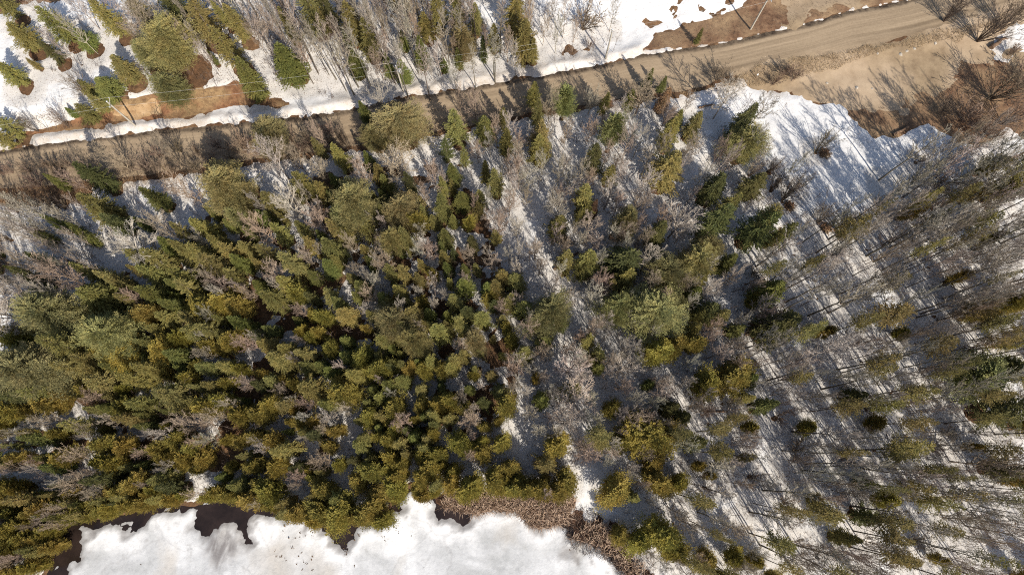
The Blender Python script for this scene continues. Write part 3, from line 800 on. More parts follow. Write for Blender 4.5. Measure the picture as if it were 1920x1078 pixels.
P = {}
P['s'] = [conifer_proto(100 + i, 12, 2.3, base=0.10, nb=8, ragged=0.26 + 0.1 * (i == 4), droop=0.22, shape=0.78, dens=12, spray=0.36, sector=0.2, gap=0.44, thin=0.72 if i == 4 else 1.0) for i in range(5)]
P['g'] = [conifer_proto(200 + i, 10, 2.1, base=0.05, nb=9, ragged=0.16, droop=0.15, shape=0.88, dens=13, spray=0.32, sector=0.25, gap=0.40) for i in range(4)]
P['d'] = P['s']
P['c'] = [conifer_proto(300 + i, 9, 2.2, base=0.08, nb=9, ragged=0.36, droop=-0.15, lift=0.15, shape=0.6, spray=0.26, wide=0.8, dens=19, round_top=0.5, tuft=0.2, gap=0.38, sector=0.62) for i in range(5)]
P['p'] = [conifer_proto(400 + i, 14, 4.2, base=0.16, nb=11, ragged=0.27, droop=0.08, lift=0.08, shape=0.55, spray=0.37, wide=0.40, dens=25, round_top=0.75, tuft=0.3, gap=0.62, sector=0.72) for i in range(4)]
P['l'] = [conifer_proto(450 + i, 14, 3.0, base=0.2, nb=9, ragged=0.3, droop=0.0, lift=0.15, shape=0.6, spray=0.42, wide=0.45, dens=18, sector=1.0, round_top=0.6, tuft=0.35, gap=0.5) for i in range(2)]
P['r'] = [conifer_proto(480, 9, 1.2, base=0.08, nb=9, ragged=0.2, dens=12, spray=0.34)]
P['t'] = [conifer_proto(500 + i, 17, 2.0, base=0.52, nb=6, ragged=0.4, droop=0.18, shape=0.6, dens=9, spray=0.34, thin=0.8, gap=0.4, trunk_r=0.16) for i in range(5)]
P['b'] = [bare_proto(600 + i, 12, 3.0, start=0.30, nl=18, sub=7, twig=6) for i in range(5)]
P['w'] = [bare_proto(650 + i, 12, 3.6, start=0.28, nl=18, sub=8, twig=6, trunk_r=0.19, split=(i % 2 == 0), twig_r=0.019) for i in range(4)]
P['n'] = [bare_proto(700 + i, 11, 2.8, start=0.22, nl=20, el=(0.7, 1.2), sub=7, twig=6, twig_r=0.021, trunk_r=0.13) for i in range(4)]
P['v'] = [bare_proto(750 + i, 16, 1.7, start=0.5, nl=15, el=(0.6, 1.15), sub=6, twig=4, trunk_r=0.19) for i in range(6)]
P['k'] = [shrub_proto(800 + i, 4.0, 2.0, stems=18, twigs=13) for i in range(4)]
P['a'] = [shrub_proto(850 + i, 7.0, 2.6, stems=20, twigs=10, r0=0.06, spread=0.55) for i in range(3)]

NAME = dict(s='spruce_tree', g='fir_tree', d='dark_spruce', c='cedar_tree', p='pine_tree', l='pine_tree', r='dead_conifer', t='slender_conifer',
            b='bare_tree', w='pale_bare_tree', n='twiggy_tree', v='slender_bare_tree', k='bare_shrub', a='alder_clump')
NOUN = dict(s='spruce', g='fir', d='spruce', c='cedar', p='pine', l='pine', r='dead conifer', t='slender conifer', b='bare tree', w='pale bare tree', n='twiggy bare tree', v='slim bare tree', k='leafless shrub', a='stem clump')
CAT = dict(s='spruce', g='fir', d='spruce', c='cedar', p='pine', l='pine', r='dead tree', t='conifer', b='bare tree', w='bare tree', n='bare tree', v='bare tree', k='shrub', a='shrub')
COLOR = dict(s=(0.235, 0.212, 0.072), g=(0.168, 0.178, 0.054), d=(0.118, 0.120, 0.045), c=(0.275, 0.228, 0.056), p=(0.262, 0.238, 0.104), l=(0.215, 0.230, 0.092), r=(0.29, 0.20, 0.12), t=(0.195, 0.168, 0.060))
CWORD = dict(s='olive', g='green', d='dark green', c='mustard', p='soft olive', l='light green', r='tan', t='thin-crowned', b='grey', w='whitish', n='brownish', v='grey', k='brown', a='brown')
BARK = dict(b=(0.335, 0.285, 0.23), w=(0.42, 0.37, 0.305), n=(0.31, 0.24, 0.18), v=(0.28, 0.24, 0.19), k=(0.24, 0.175, 0.125), a=(0.17, 0.13, 0.095))
VIS = dict(s=0.45, g=0.42, d=0.45, c=0.5, p=0.6, l=0.6, r=0.45, t=0.75, b=0.65, w=0.65, n=0.62, v=0.72, k=0.5, a=0.45)

def height_of(k, R, px):
    tall = min(1.0, max(0.0, (px - 1300) / 300))
    j = rr.uniform(0.85, 1.18)
    if k in 'sd':
        return min(16, 5.0 + 3.0 * R) * j
    if k == 'g':
        return min(13, 3.2 + 3.0 * R) * j
    if k == 'c':
        return min(11, 4.0 + 2.0 * R) * j
    if k in 'pl':
        return min(17, 7.0 + 1.7 * R) * j
    if k == 'r':
        return 8.5
    if k == 't':
        return 16.5 * j
    if k in 'bw':
        return min(15, 6.5 + 1.6 * R) * j + 3.5 * tall
    if k == 'n':
        return min(13, 5 + 1.9 * R) * j + 3.0 * tall
    if k == 'v':
        return (13.0 + 3.5 * tall) * j
    if k == 'k':
        return (1.6 + 1.1 * R) * j
    return (4.0 + 1.3 * R) * j

plants = []
print('KINDS', {k_: sum(e[0] == k_ for e in entries) for k_ in NAME})
for k, px, py, r, lm in entries:
    # metres per pixel about half way up the tree
    ca, sa = math.cos(PITCH), math.sin(PITCH)
    X0, Y0 = unproject(px, py, 6.0)
    depth = Y0 * sa + (H_CAM - 6.0) * ca
    R = r * depth / FPX
    h = height_of(k, R, px)
    if k == 'p' and py < 275:
        h *= 0.72
    if 60 < py < 250 and px < 400 and k in 'sdg' and r < 30:
        h *= 0.6                                         # young trees on the open snow
    x, y, z = ground_at(px, py, VIS[k] * h)
    plants.append(dict(k=k, px=px, py=py, r=r, R=R, h=h, x=float(x), y=float(y), z=float(z), lm=lm))

# ---- labels: a few trees and features are landmarks, every other tree is told by its nearest landmark
FEATURES = [((256, 225), 'sandy-bank pole'), ((1650, 160), 'sandy clearing'), ((1222, 43), 'dirt patch in snow'), ((420, 965), 'big dark water pocket'), ((1015, 955), 'tan reed bed'),
            ((645, 1005), 'small dark water pocket'), ((130, 1030), 'dark water strip'), ((1060, 480), 'rotten fallen log'), ((610, 590), 'blue shaded snow gap'), ((1140, 85), 'dark snow pole'), ((747, 150), 'transformer pole')]
ORD = ['nearest', 'second nearest', 'third nearest', 'fourth nearest', 'fifth nearest', 'sixth nearest', 'seventh nearest', 'eighth nearest', 'ninth nearest', 'tenth nearest', 'eleventh nearest', 'twelfth nearest', 'thirteenth nearest', 'fourteenth nearest', 'fifteenth nearest', 'sixteenth nearest'] + [f'{i}{ {1: "st", 2: "nd", 3: "rd"}.get(i % 10, "th")} nearest' for i in range(17, 90)]
marks = [(p['px'], p['py'], p['lm']) for p in plants if p['lm']] + [(a[0], a[1], t) for a, t in FEATURES]
DIRS = ['right of', 'upper-right of', 'above', 'upper-left of', 'left of', 'lower-left of', 'below', 'lower-right of']
for p in plants:
    p['size'] = 'tall' if p['h'] > 12.5 else ('mid-sized' if p['h'] > 7.5 else 'small')
    if p['k'] in 'ka':
        p['size'] = 'big' if p['R'] > 2 else 'low'
by_noun = {}
for p in plants:
    by_noun.setdefault(NOUN[p['k']], []).append(p)
for noun, v in by_noun.items():
    vx, vy = np.array([p['px'] for p in v]), np.array([p['py'] for p in v])
    best = [(1e9,)] * len(v)
    for mx, my, t in marks:
        dist = np.hypot(vx - mx, vy - my)
        sec = np.round(np.degrees(np.arctan2(my - vy, vx - mx)) / 45).astype(int) % 8
        for di in range(8):
            ids = np.nonzero((sec == di) & (dist > 2))[0]
            for rank, i in enumerate(ids[np.argsort(dist[ids])][:80]):
                best[i] = min(best[i], (rank + dist[i] / 70.0, rank, di, t))
    for p, b_ in zip(v, best):
        if not p['lm']:
            p['label'] = f"{p['size']} {CWORD[p['k']]} {noun}, {ORD[b_[1]]} {noun.split()[-1]} {DIRS[b_[2]]} the {b_[3]}"
WHERE = dict(s='standing among mixed forest', g='standing among mixed forest', d='standing among leafless trees', c='standing in lakeside forest', p='rising over its neighbours', l='with loose shaggy crown', r='standing among living trees',
             t='with bare trunk', b='with leafless rounded crown', w='with light leafless limbs', n='with fine leafless twigs', v='with slim trunk', k='with leafless stems', a='with leafless stems')
for p in plants:
    if p['lm']:
        p['label'] = f"{p['lm']}, {WHERE[p['k']]}"

def tint(c, s=0.14):
    v = rr.uniform(1 - s * 1.6, 1 + s * 1.6)
    return tuple(min(0.85, max(0.01, a * v * rr.uniform(1 - s * 0.5, 1 + s * 0.5))) for a in c)

GROUPS = dict(s='spruces of the forest', g='green firs', d='spruces of the forest', c='cedars near the lake', p='pines', l='pines', r='dead conifers', t='slender conifers', b='grey leafless trees', w='pale leafless trees',
              n='twiggy leafless trees', v='slim leafless trees', k='leafless shrubs', a='alder clumps')
trunk_spots = []
for p in plants:
    k = p['k']
    pr = rr.choice(P[k])
    t = thing(NAME[k], p['label'], CAT[k], (p['x'], p['y'], p['z'] - 0.05), GROUPS[k])
    t.rotation_euler = (rr.gauss(0, 0.02), rr.gauss(0, 0.02), rr.uniform(0, 6.283))
    sxy = p['R'] / pr['R']
    if k in 'bwnv':
        sxy *= 0.95
    t.scale = (sxy * rr.uniform(0.92, 1.08), sxy * rr.uniform(0.92, 1.08), p['h'] / pr['h'])
    if k in CONIFER:
        cc = COLOR[k]
        if k == 'r' and p['r'] < 10:
            cc = (0.17, 0.10, 0.065)
        c1, c2 = tint(cc), ((0.15, 0.12, 0.10) if k != 't' else (0.10, 0.08, 0.065))
        add('trunk', pr['trunk'], 'bark', t, c2)
        add('crown', pr['crown'], 'needles', t, c1)
    else:
        c1 = tint(BARK[k], 0.10)
        if pr['trunk']:
            add('trunk', pr['trunk'], 'bark', t, c1 if k != 'v' else tuple(a * 0.5 for a in c1))
        add('branches' if k in 'ka' else 'crown', pr['crown'], 'bark', t, c1)
    trunk_spots.append((p['x'], p['y'], p['R'], k, p['px'], p['py']))

# ------------------------------------------------------------------ snow cover (melted back round trunks and in the dense wood)
snow_f = np.full(GX.shape, 3.0)
for pol, w in ((BANK, 1.0), (CORNER, 1.0), (NE_DIRT, 1.0), (CLEARING, 1.0), (MARSH, 0.8), (REEDS, 1.0), (VERGE, 0.9)):
    snow_f = np.minimum(snow_f, -sdf(pol, GX, GY) * w + (2.2 * n_mid + 1.2 * n_sm + 0.4 if pol is MARSH else 0))
snow_f = np.minimum(snow_f, -dRoad - np.where(acr > 4, 1.1 + 0.9 * n_mid, 0.2))
snow_f = np.maximum(snow_f, np.minimum(sdf(NE_SNOW, GX, GY), 3))
for pol in MUD:
    snow_f = np.minimum(snow_f, -sdf(pol, GX, GY))
snow_f = np.minimum(snow_f, -dLake - 1.9 - 0.8 * n_mid)
dens_f = sdf(DENSE, GX, GY)
snow_f = snow_f + 0.6 * n_mid + 0.6 * n_sm + 0.45 * n_fine
snow_f = np.minimum(snow_f, 0.10 + 2.6 * n_mid + 1.6 * n_big + 3.0 * sstep(2.0, -3.0, dens_f + 3 * n_mid))
snow_f = np.minimum(snow_f, 1.5 + 2.2 * n_sm + 1.3 * n_mid)
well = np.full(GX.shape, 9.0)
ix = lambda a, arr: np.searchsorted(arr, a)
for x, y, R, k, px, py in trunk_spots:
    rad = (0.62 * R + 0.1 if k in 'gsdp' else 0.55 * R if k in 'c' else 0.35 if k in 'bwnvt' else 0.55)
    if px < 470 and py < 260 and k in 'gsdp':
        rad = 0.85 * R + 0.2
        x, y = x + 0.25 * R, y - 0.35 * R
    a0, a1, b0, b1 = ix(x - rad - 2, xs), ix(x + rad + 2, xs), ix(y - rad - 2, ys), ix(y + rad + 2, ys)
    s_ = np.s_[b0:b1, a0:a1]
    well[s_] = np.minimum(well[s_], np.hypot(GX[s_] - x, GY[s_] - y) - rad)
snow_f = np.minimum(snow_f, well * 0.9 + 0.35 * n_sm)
snow_f = snow_f + 3 * far_fade
bank_ridge = 0.35 * np.exp(-((dRoad + 1.3) / 0.8) ** 2) * (GY > np.interp(GX, upx, upy)) * (0.6 + 0.5 * n_mid)
zs = GZ + 0.03 + np.clip(snow_f * 0.14, -0.3, 0.15) + 0.05 * n_fine * near + (0.10 * n_mid + 0.05 * n_sm) * sstep(0.2, 1.2, snow_f) * near + bank_ridge * sstep(0, 0.6, snow_f)
tan_a = sstep(-3.2, -0.5, dRoad) * 0.75
clean = sstep(6, -2, np.minimum(np.abs(GX) * 0 + 9, well))
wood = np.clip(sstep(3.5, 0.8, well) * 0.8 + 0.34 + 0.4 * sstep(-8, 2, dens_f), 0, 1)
sheet('snow_cover', zs, snow_f > -1.2, 'snow', attrs={'dirty': wood, 'tan': tan_a}, kind='structure')

# ------------------------------------------------------------------ the lake
add('lake_water', mesh_from('lake_water', [(np.array([(-900, -1500, -0.80), (900, -1500, -0.80), (900, 2, -0.80), (-900, 2, -0.80)]), np.array([(0, 1, 2, 3)]))]), 'dark_water', kind='structure')
ice_f = np.minimum(dLake - 0.1, 4)
for pol in WATER:
    ice_f = np.minimum(ice_f, -sdf(pol, GX, GY) + 0.1)
ice_f = ice_f + 0.6 * n_mid + 0.9 * n_sm + 0.6 * n_fine
snowy = sstep(5.0, 1.5, dLake + 3.5 * n_mid + 5.0 * n_big) * sstep(0.2, 1.2, ice_f)
sheet('lake_ice', -0.80 + np.clip(ice_f * 0.2, -0.2, 0.12) + 0.05 * snowy + 0.03 * n_mid, (ice_f > -1.0), 'lake_ice',
      attrs={'slush': sstep(-0.8, 1.6, sdf(SLUSH, GX, GY) + 0.8 * n_mid + n_sm), 'snowy': snowy, 'melt': np.clip(sstep(1.3, -0.2, ice_f + 0.9 * n_mid + 0.6 * n_sm) * 0.75, 0, 1)}, kind='structure')

# ------------------------------------------------------------------ small growth that nobody could count
def scatter(poly_fields, n, box_, seed):
    q = np.random.default_rng(seed)
    x, y = q.uniform(box_[0], box_[1], n * 12), q.uniform(box_[2], box_[3], n * 12)
    ok = np.zeros(len(x), bool)
    for pol, grow_ in poly_fields:
        ok |= sdf(pol, x, y) + grow_ + 1.2 * fbm(x, y, 3.5, seed) > 0
    x, y = x[ok][:n], y[ok][:n]
    return x, y, terrain(x, y)

def bbox(pol, m=2):
    a = np.array(pol)
    return a[:, 0].min() - m, a[:, 0].max() + m, a[:, 1].min() - m, a[:, 1].max() + m

def blades(x, y, z, seed, ln, w, lean, sub=1):
    q = np.random.default_rng(seed)
    x, y, z = np.repeat(x, sub), np.repeat(y, sub), np.repeat(z, sub)
    n = len(x)
    x, y = x + q.normal(0, 0.12, n) * (sub > 1), y + q.normal(0, 0.12, n) * (sub > 1)
    az, el = q.uniform(0, 6.28, n), np.abs(q.normal(lean, 0.35, n))
    L = ln * q.uniform(0.5, 1.25, n)
    d1 = np.column_stack([np.cos(az) * np.sin(el * 0.5), np.sin(az) * np.sin(el * 0.5), np.cos(el * 0.5)])
    d2 = np.column_stack([np.cos(az) * np.sin(el * 1.5), np.sin(az) * np.sin(el * 1.5), np.cos(el * 1.5)])
    p0 = np.column_stack([x, y, z])
    p1 = p0 + d1 * (L * 0.55)[:, None]
    p2 = p1 + d2 * (L * 0.45)[:, None]
    return sticks(p0, p1, w, w * 0.9) + sticks(p1, p2, w * 0.9, w * 0.4)

x, y, z = scatter([(REEDS, 0.2)], 5200, bbox(REEDS), 5)
xm, ym, zm = scatter([(MARSH, -0.2)], 1500, bbox(MARSH), 15)
km = fbm(xm, ym, 5, 16) > -0.05
x, y, z = np.r_[x, xm[km]], np.r_[y, ym[km]], np.r_[z, zm[km]]
add('reeds', mesh_from('reeds', blades(x, y, np.maximum(z, -0.8), 51, 1.5, 0.035, 0.75)), 'reed', kind='stuff', label='dense bed of dead tan reeds at the frozen shore')
x, y, z = scatter([(MARSH, 0.6)], 3000, bbox(MARSH), 6)
add('marsh_sedge', mesh_from('marsh_sedge', blades(x, y, np.maximum(z, -0.8), 61, 0.9, 0.022, 0.8)), 'brush', kind='stuff', label='dark brown marsh sedge along the shore')
gx = [ground_at(np.array([a[0]]), np.array([a[1]])) for a in ROAD_LOW[1:-1]]
VERGE_R = WG([(1277, 176), (1360, 152), (1410, 132), (1502, 110), (1590, 98), (1665, 80), (1765, 58), (1900, 26), (1900, 50), (1790, 75), (1660, 100), (1590, 122), (1520, 135), (1450, 158), (1360, 165), (1277, 180)])
x, y, z = scatter([(VERGE_R, 0.0)], 5200, bbox(VERGE_R), 8)
x2, y2, z2 = scatter([(VERGE, 0.3)], 3200, bbox(VERGE), 9)
add('dry_grass', mesh_from('dry_grass', blades(np.r_[x, x2], np.r_[y, y2], np.r_[z, z2], 81, 0.6, 0.016, 0.6)), 'dry_grass', kind='stuff', label='dry tan grass along the road verge')
EDGE_L = WG([(p[0], p[1] - 6) for p in ROAD_LOW[9:]] + [(p[0], p[1] + 14) for p in ROAD_LOW[:8:-1]])
x, y, z = scatter([(EDGE_L, 0.2)], 5200, (-95, 30, 30, 72), 12)
add('roadside_brush', mesh_from('roadside_brush', blades(x, y, z, 97, 0.9, 0.016, 0.6)), 'brush', kind='stuff', label='brown brush along the lower edge of the road')
x, y, z = scatter([(BANK, 0.0), (NE_DIRT, 0.0), (CORNER, 0.0)], 3800, (-110, 60, 40, 95), 10)
add('bank_weeds', mesh_from('bank_weeds', blades(x, y, z, 91, 0.5, 0.014, 0.7)), 'brush', kind='stuff', label='brown weeds on the roadside banks')
x, y, z = scatter([(CLEAR_LIT, 0.3)], 3600, (40, 106, 38, 84), 18)
add('clearing_weeds', mesh_from('clearing_weeds', blades(x, y, z, 99, 0.7, 0.016, 0.8)), 'brush', kind='stuff', label='brown weeds and fallen twigs round the sandy clearing')
q = np.random.default_rng(77)
ux, uy = q.uniform(-100, 100, 26000), q.uniform(-30, 88, 26000)
ok = (sdf(road_poly, ux, uy) < -2) & (sdf(lake_poly, ux, uy) < -1.0) & (sdf(CLEARING, ux, uy) < -1)
tx, ty = np.array([t[0] for t in trunk_spots]), np.array([t[1] for t in trunk_spots])
near_t = np.zeros(len(ux))
for i in range(0, len(ux), 2000):
    s_ = np.s_[i:i + 2000]
    near_t[s_] = (np.hypot(ux[s_][:, None] - tx, uy[s_][:, None] - ty) < 6).sum(1)
ok &= (near_t > 2.5 + 6 * q.random(len(ux)) * 0.8) & (fbm(ux, uy, 6, 5) > -0.12)
ux, uy = ux[ok], uy[ok]
keep = (np.arange(len(ux)) < 4800) | (ux > 22)
ux, uy = ux[keep][:5600], uy[keep][:5600]
add('undergrowth', mesh_from('undergrowth', blades(ux, uy, terrain(ux, uy), 95, 1.2, 0.018, 0.6, sub=4)), 'brush', kind='stuff', label='thin leafless saplings and twigs on the forest floor')

# thin young stems under the taller trees
sx, sy = ux[::3] + 1.5, uy[::3] - 1.0
ok = (sdf(road_poly, sx, sy) < -1.5) & (sdf(lake_poly, sx, sy) < -1.0)
sx, sy = sx[ok], sy[ok]
sz, q = terrain(sx, sy), np.random.default_rng(78)
n = len(sx)
sh = q.uniform(2.0, 6.0, n)
p0 = np.column_stack([sx, sy, sz])
tp = p0 + np.column_stack([q.normal(0, 0.06, n) * sh, q.normal(0, 0.06, n) * sh, sh])
ch = sticks(p0, tp, 0.035, 0.015)
for _ in range(11):
    f = q.uniform(0.25, 0.98, n)
    a, l_ = q.uniform(0, 6.28, n), sh * q.uniform(0.12, 0.26, n) * (1.2 - f)
    b0 = p0 + (tp - p0) * f[:, None]
    dd = np.column_stack([np.cos(a) * 0.75, np.sin(a) * 0.75, np.full(n, 0.7)])
    b1 = b0 + dd * l_[:, None]
    ch += sticks(b0, b1, 0.018, 0.012)
    for _ in range(2):
        ch += sticks(b1, b1 + unit(dd + q.normal(0, 0.35, (n, 3))) * (l_ * 0.6)[:, None], 0.013, 0.008)
add('sapling_thicket', mesh_from('sapling_thicket', ch), 'brush', kind='stuff', label='thicket of thin leafless saplings below the taller trees')

# ------------------------------------------------------------------ utility poles and their cables
POLES = [dict(base=(256, 238), h=8.6, label='grey utility pole leaning over the orange sandy bank, cables at its top', cross=True, tr=False, col=None),
         dict(base=(757, 173), h=8.2, label='utility pole with white transformer among roadside firs', cross=True, tr=True, col=None),
         dict(base=(1135, 112), h=8.6, label='dark bare utility pole on snow beside a big shrub', cross=False, tr=False, col=None),
         dict(base=(1407, 56), h=9.2, label='pale utility pole on brown dirt above the road, casting a straight shadow', cross=True, tr=False, col=None)]
tops = []
road_dir = unit(np.array([up_line[15][0] - up_line[8][0], up_line[15][1] - up_line[8][1], 0.0]))
perp = np.array([-road_dir[1], road_dir[0], 0.0])
for P_ in POLES:
    x, y, z = [float(v) for v in ground_at(*P_['base'])]
    h = P_['h']
    t = thing('utility_pole', P_['label'], 'utility pole', (x, y, z), 'utility poles along the road')
    zz = np.linspace(-0.5, h, 6)
    add('post', mesh_from('post', tube(np.column_stack([zz * 0, zz * 0, zz]), np.linspace(0.17, 0.11, 6), 10), True), 'pole_wood', t)
    offs = []
    if P_['cross']:
        ca_ = np.array([perp * s for s in (-0.9, 0.9)])
        ca_[:, 2] = h - 0.55
        add('crossarm', mesh_from('crossarm', tube(ca_ + road_dir * 0.17, 0.06, 6)), 'pole_wood', t)
        offs = [-0.8, 0.8]
    else:
        offs = [-0.18, 0.18]
    for s in offs:
        p0 = perp * s + road_dir * (0.17 if P_['cross'] else 0) + np.array([0, 0, h - 0.5 if P_['cross'] else h - 0.4])
        add('insulator', mesh_from('insulator', tube([p0, p0 + (0, 0, 0.08), p0 + (0, 0, 0.12), p0 + (0, 0, 0.24)], [0.05, 0.07, 0.045, 0.05], 8)), 'ceramic', t)
    cap = np.array([(0, 0, h + 0.004), (0, 0, h + 0.05)])
    add('cap', mesh_from('cap', tube(cap, [0.13, 0.06], 10)), 'grey_metal', t)
    if P_['tr']:
        c = road_dir * 0.40
        b_ = add('transformer', mesh_from('transformer', tube([c + (0, 0, h - 2.1), c + (0, 0, h - 2.02), c + (0, 0, h - 1.2), c + (0, 0, h - 1.1)], [0.22, 0.25, 0.25, 0.14], 12), True), 'white_paint', t)
        add('bracket', mesh_from('bracket', tube([(0, 0, h - 1.6), c + (0, 0, h - 1.6)], 0.05, 5)), 'grey_metal', t)
    tops.append((x, y, z, h, offs))

def cable(p0, p1, sag, label):
    s = np.linspace(0, 1, 25)
    pts = p0[None] * (1 - s)[:, None] + p1[None] * s[:, None]
    pts[:, 2] -= sag * 4 * s * (1 - s)
    o = add('power_cable', mesh_from('power_cable', tube(pts, 0.011, 4), True), 'cable', label=label, category='cable', group='power cables beside the road')

ends = [np.array([tops[0][0], tops[0][1], tops[0][2] + tops[0][3]]) - road_dir * 52 + perp * 1.0] + [None] * 4 + [np.array([tops[3][0], tops[3][1], tops[3][2] + tops[3][3]]) + road_dir * 50 + perp * 14]
def tip(i, s):
    x, y, z, h, offs = tops[i]
    return np.array([x, y, z + h - 0.27]) + perp * offs[s]
SPAN = ['from the sandy-bank pole to the transformer pole', 'from the transformer pole to the dark snow pole', 'from the dark snow pole to the pale dirt pole']
for s, side in ((0, 'road-side'), (1, 'forest-side')):
    cable(ends[0] + perp * (s - 0.5), tip(0, s), 0.7, f'{side} power cable running left from the sandy-bank pole')
    for i in range(3):
        cable(tip(i, s), tip(i + 1, s), 0.8, f'{side} power cable {SPAN[i]}')
    cable(tip(3, s), ends[5] + perp * (s - 0.5), 0.7, f'{side} power cable running right from the pale dirt pole')

# ------------------------------------------------------------------ fallen logs, rocks, marker post, mounds
def log(a, b, r, label, color=None, limbs=3, seed=1):
    q = np.random.default_rng(seed)
    xa, ya, za = [float(v) for v in ground_at(*a)]
    xb, yb, zb = [float(v) for v in ground_at(*b)]
    A, B_ = np.array([0, 0, 0.0]), np.array([xb - xa, yb - ya, zb - za])
    t = thing('fallen_log', label, 'log', (xa, ya, za + r + 0.12), 'fallen logs')
    s = np.linspace(0, 1, 7)
    pts = A[None] * (1 - s)[:, None] + B_[None] * s[:, None] + q.normal(0, r * 0.25, (7, 3)) * [1, 1, 0.3]
    add('trunk', mesh_from('trunk', tube(pts, np.linspace(r, r * 0.6, 7), 8), True), 'log_wood', t)
    for i in range(limbs):
        k = q.integers(1, 6)
        dd = unit(q.normal(0, 1, 3) + unit(B_)) * q.uniform(0.6, 1.6)
        dd[2] = abs(dd[2]) * 0.6
        add('branch_stub', mesh_from('branch_stub', tube([pts[k], pts[k] + dd * 0.5, pts[k] + dd], [r * 0.3, r * 0.2, 0.012], 5)), 'log_wood', t)

log((1037, 505), (1084, 474), 0.26, 'rotten brown fallen log lying on snow beside olive spruces', limbs=4, seed=3)
log((1028, 569), (1072, 543), 0.20, 'dark fallen log lying just above the star-shaped olive pine cluster', limbs=4, seed=4)
log((1856, 92), (1882, 74), 0.38, 'thick brown log on the blue snow patch beside the clearing', limbs=1, seed=5)
log((1672, 256), (1702, 240), 0.30, 'tan weathered log where the sandy clearing meets the snow', limbs=1, seed=6)
log((1322, 772), (1364, 771), 0.16, 'thin straight fallen trunk lying on snow below mustard cedars', limbs=2, seed=7)
log((1310, 203), (1340, 198), 0.20, 'dark fallen log in blue shaded snow near the road', limbs=5, seed=8)
log((1665, 878), (1700, 855), 0.15, 'broken leaning log in the lower-right leafless wood', limbs=2, seed=9)

def rock(px, py, r, label, seed):
    q = np.random.default_rng(seed)
    x, y, z = [float(v) for v in ground_at(px, py)]
    V, F = [], []
    nlat, nlon = 5, 8
    for i in range(nlat + 1):
        th = math.pi * i / nlat
        for j in range(nlon):
            ph = 2 * math.pi * j / nlon
            k = r * q.uniform(0.78, 1.15)
            V.append((k * 1.25 * math.sin(th) * math.cos(ph), k * math.sin(th) * math.sin(ph), 0.7 * k * math.cos(th)))
    for i in range(nlat):
        for j in range(nlon):
            F.append((i * nlon + j, (i + 1) * nlon + j, (i + 1) * nlon + (j + 1) % nlon, i * nlon + (j + 1) % nlon))
    o = add('rock', mesh_from('rock', [(np.array(V), np.array(F))]), 'rock', label=label, category='rock', group='rocks on the sandy clearing')
    o.location = (x, y, z + r * 0.25)
    o.rotation_euler = (0, 0, q.uniform(0, 6))
for i, (px, py, r, lab) in enumerate([(1606, 165, 0.30, 'pale rock in the middle of the sandy clearing'), (1688, 103, 0.32, 'largest pale rock at the upper rim of the sandy clearing'), (1700, 97, 0.25, 'pale rock just upper-right of the largest rim rock'),
                                      (1714, 92, 0.25, 'pale rock at the right end of the rim row'), (1645, 101, 0.22, 'small pale rock at the left end of the rim row'), (1753, 82, 0.28, 'lone pale rock between road and leafless thicket'),
                                      (1550, 157, 0.25, 'brown-grey rock near the dry grass edge of the clearing'), (1635, 167, 0.2, 'small pale rock right of the middle clearing rock')]):
    rock(px, py, r, lab, 40 + i)

# marker post by the road
x, y, z = [float(v) for v in ground_at(1416, 147)]
t = thing('marker_post', 'thin dark marker post with small white plate beside the gravel road', 'post', (x, y, z))
add('post', mesh_from('post', tube([(0, 0, -0.3), (0, 0, 1.6)], 0.05, 6)), 'log_wood', t)
add('plate', mesh_from('plate', box(0.0, -0.07, 1.25, 0.22, 0.03, 0.5)), 'white_paint', t)

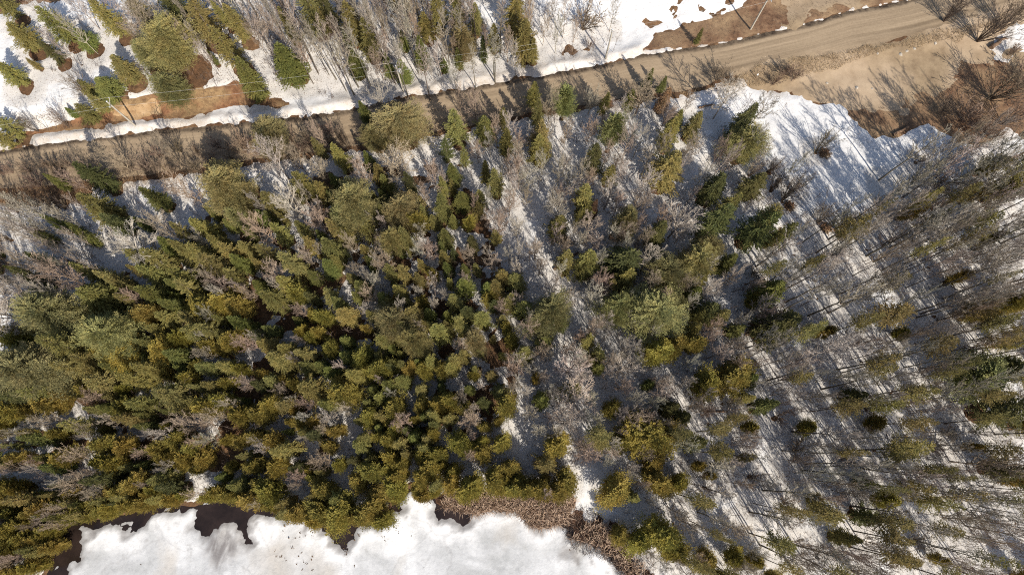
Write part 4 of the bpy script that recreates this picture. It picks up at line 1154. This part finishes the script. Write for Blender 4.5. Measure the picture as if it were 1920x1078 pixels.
# brown litter mounds round the stem clumps
for k_, (px, py, r, lab) in enumerate([(1545, 288, 1.1, 'round brown litter mound in open snow below the clearing'), (1480, 388, 1.0, 'brown litter mound at the foot of the many-stemmed clump'), (1548, 428, 1.0, 'brown litter mound lying left of another mound in snow'),
                                       (1578, 442, 0.9, 'brown litter mound lying right of another mound in snow'), (1055, 448, 0.8, 'orange litter mound under the grey round bare tree')]):
    x, y, z = [float(v) for v in ground_at(px, py)]
    q = np.random.default_rng(900 + k_)
    n = 260
    a, rr_ = q.uniform(0, 6.28, n), r * np.sqrt(q.random(n))
    p0 = np.column_stack([rr_ * np.cos(a), rr_ * np.sin(a), 0.05 + 0.35 * (1 - (rr_ / r) ** 2)])
    dr = unit(q.normal(0, 1, (n, 3)) * [1, 1, 0.4])
    la = unit(np.cross(dr, q.normal(0, 1, (n, 3))))
    heap = [(np.vstack([[(0, 0, 0.36)], np.column_stack([0.55 * r * np.cos(np.arange(12) * .5236), 0.55 * r * np.sin(np.arange(12) * .5236), np.full(12, 0.25)]),
                        np.column_stack([r * np.cos(np.arange(12) * .5236), r * np.sin(np.arange(12) * .5236), np.full(12, -0.15)])]),
             np.array([(0, 1 + i, 1 + (i + 1) % 12) for i in range(12)] + [(1 + i, 13 + i, 13 + (i + 1) % 12) for i in range(12)] + [(1 + i, 13 + (i + 1) % 12, 1 + (i + 1) % 12) for i in range(12)]))]
    o = add('litter_mound', mesh_from('litter_mound', heap + kites(p0, dr, la, q.uniform(0.2, 0.45, n), q.uniform(0.1, 0.22, n), np.zeros(n))), 'brown_dirt', label=lab, category='mound', group='litter mounds')
    o.location = (x, y, z + 0.05)

# leaves and clods blown onto the ice
q = np.random.default_rng(31)
dpx = np.concatenate([q.normal([[690, 1000]], [40, 18], (26, 2)), q.normal([[560, 1000]], [40, 16], (26, 2)), q.normal([[526, 1043]], [10, 6], (6, 2)), q.normal([[568, 1053]], [10, 6], (7, 2)), q.normal([[648, 1034]], [3, 5], (6, 2)),
                      q.normal([[754, 990]], [6, 4], (6, 2)), np.column_stack([q.uniform(180, 1120, 12), q.uniform(1000, 1070, 12)])])
dx, dy = unproject(dpx[:, 0], dpx[:, 1], -0.68)
ok = sdf(lake_poly, dx, dy) > 0.6
dx, dy = dx[ok], dy[ok]
n = len(dx)
dr = unit(np.column_stack([q.normal(0, 1, n), q.normal(0, 1, n), q.normal(0, 0.3, n)]))
ch = []
for _ in range(3):
    la = unit(np.cross(dr, np.array([0.1, 0.2, 1.0])) + q.normal(0, 0.3, (n, 3)))
    ch += kites(np.column_stack([dx, dy, np.full(n, -0.66)]) + q.normal(0, 0.08, (n, 3)) * [1, 1, 0.2], dr, la, q.uniform(0.10, 0.34, n), q.uniform(0.08, 0.22, n), np.full(n, 0.03))
add('ice_debris', mesh_from('ice_debris', ch), 'debris', kind='stuff', label='dark leaves and clods scattered over the lake ice')
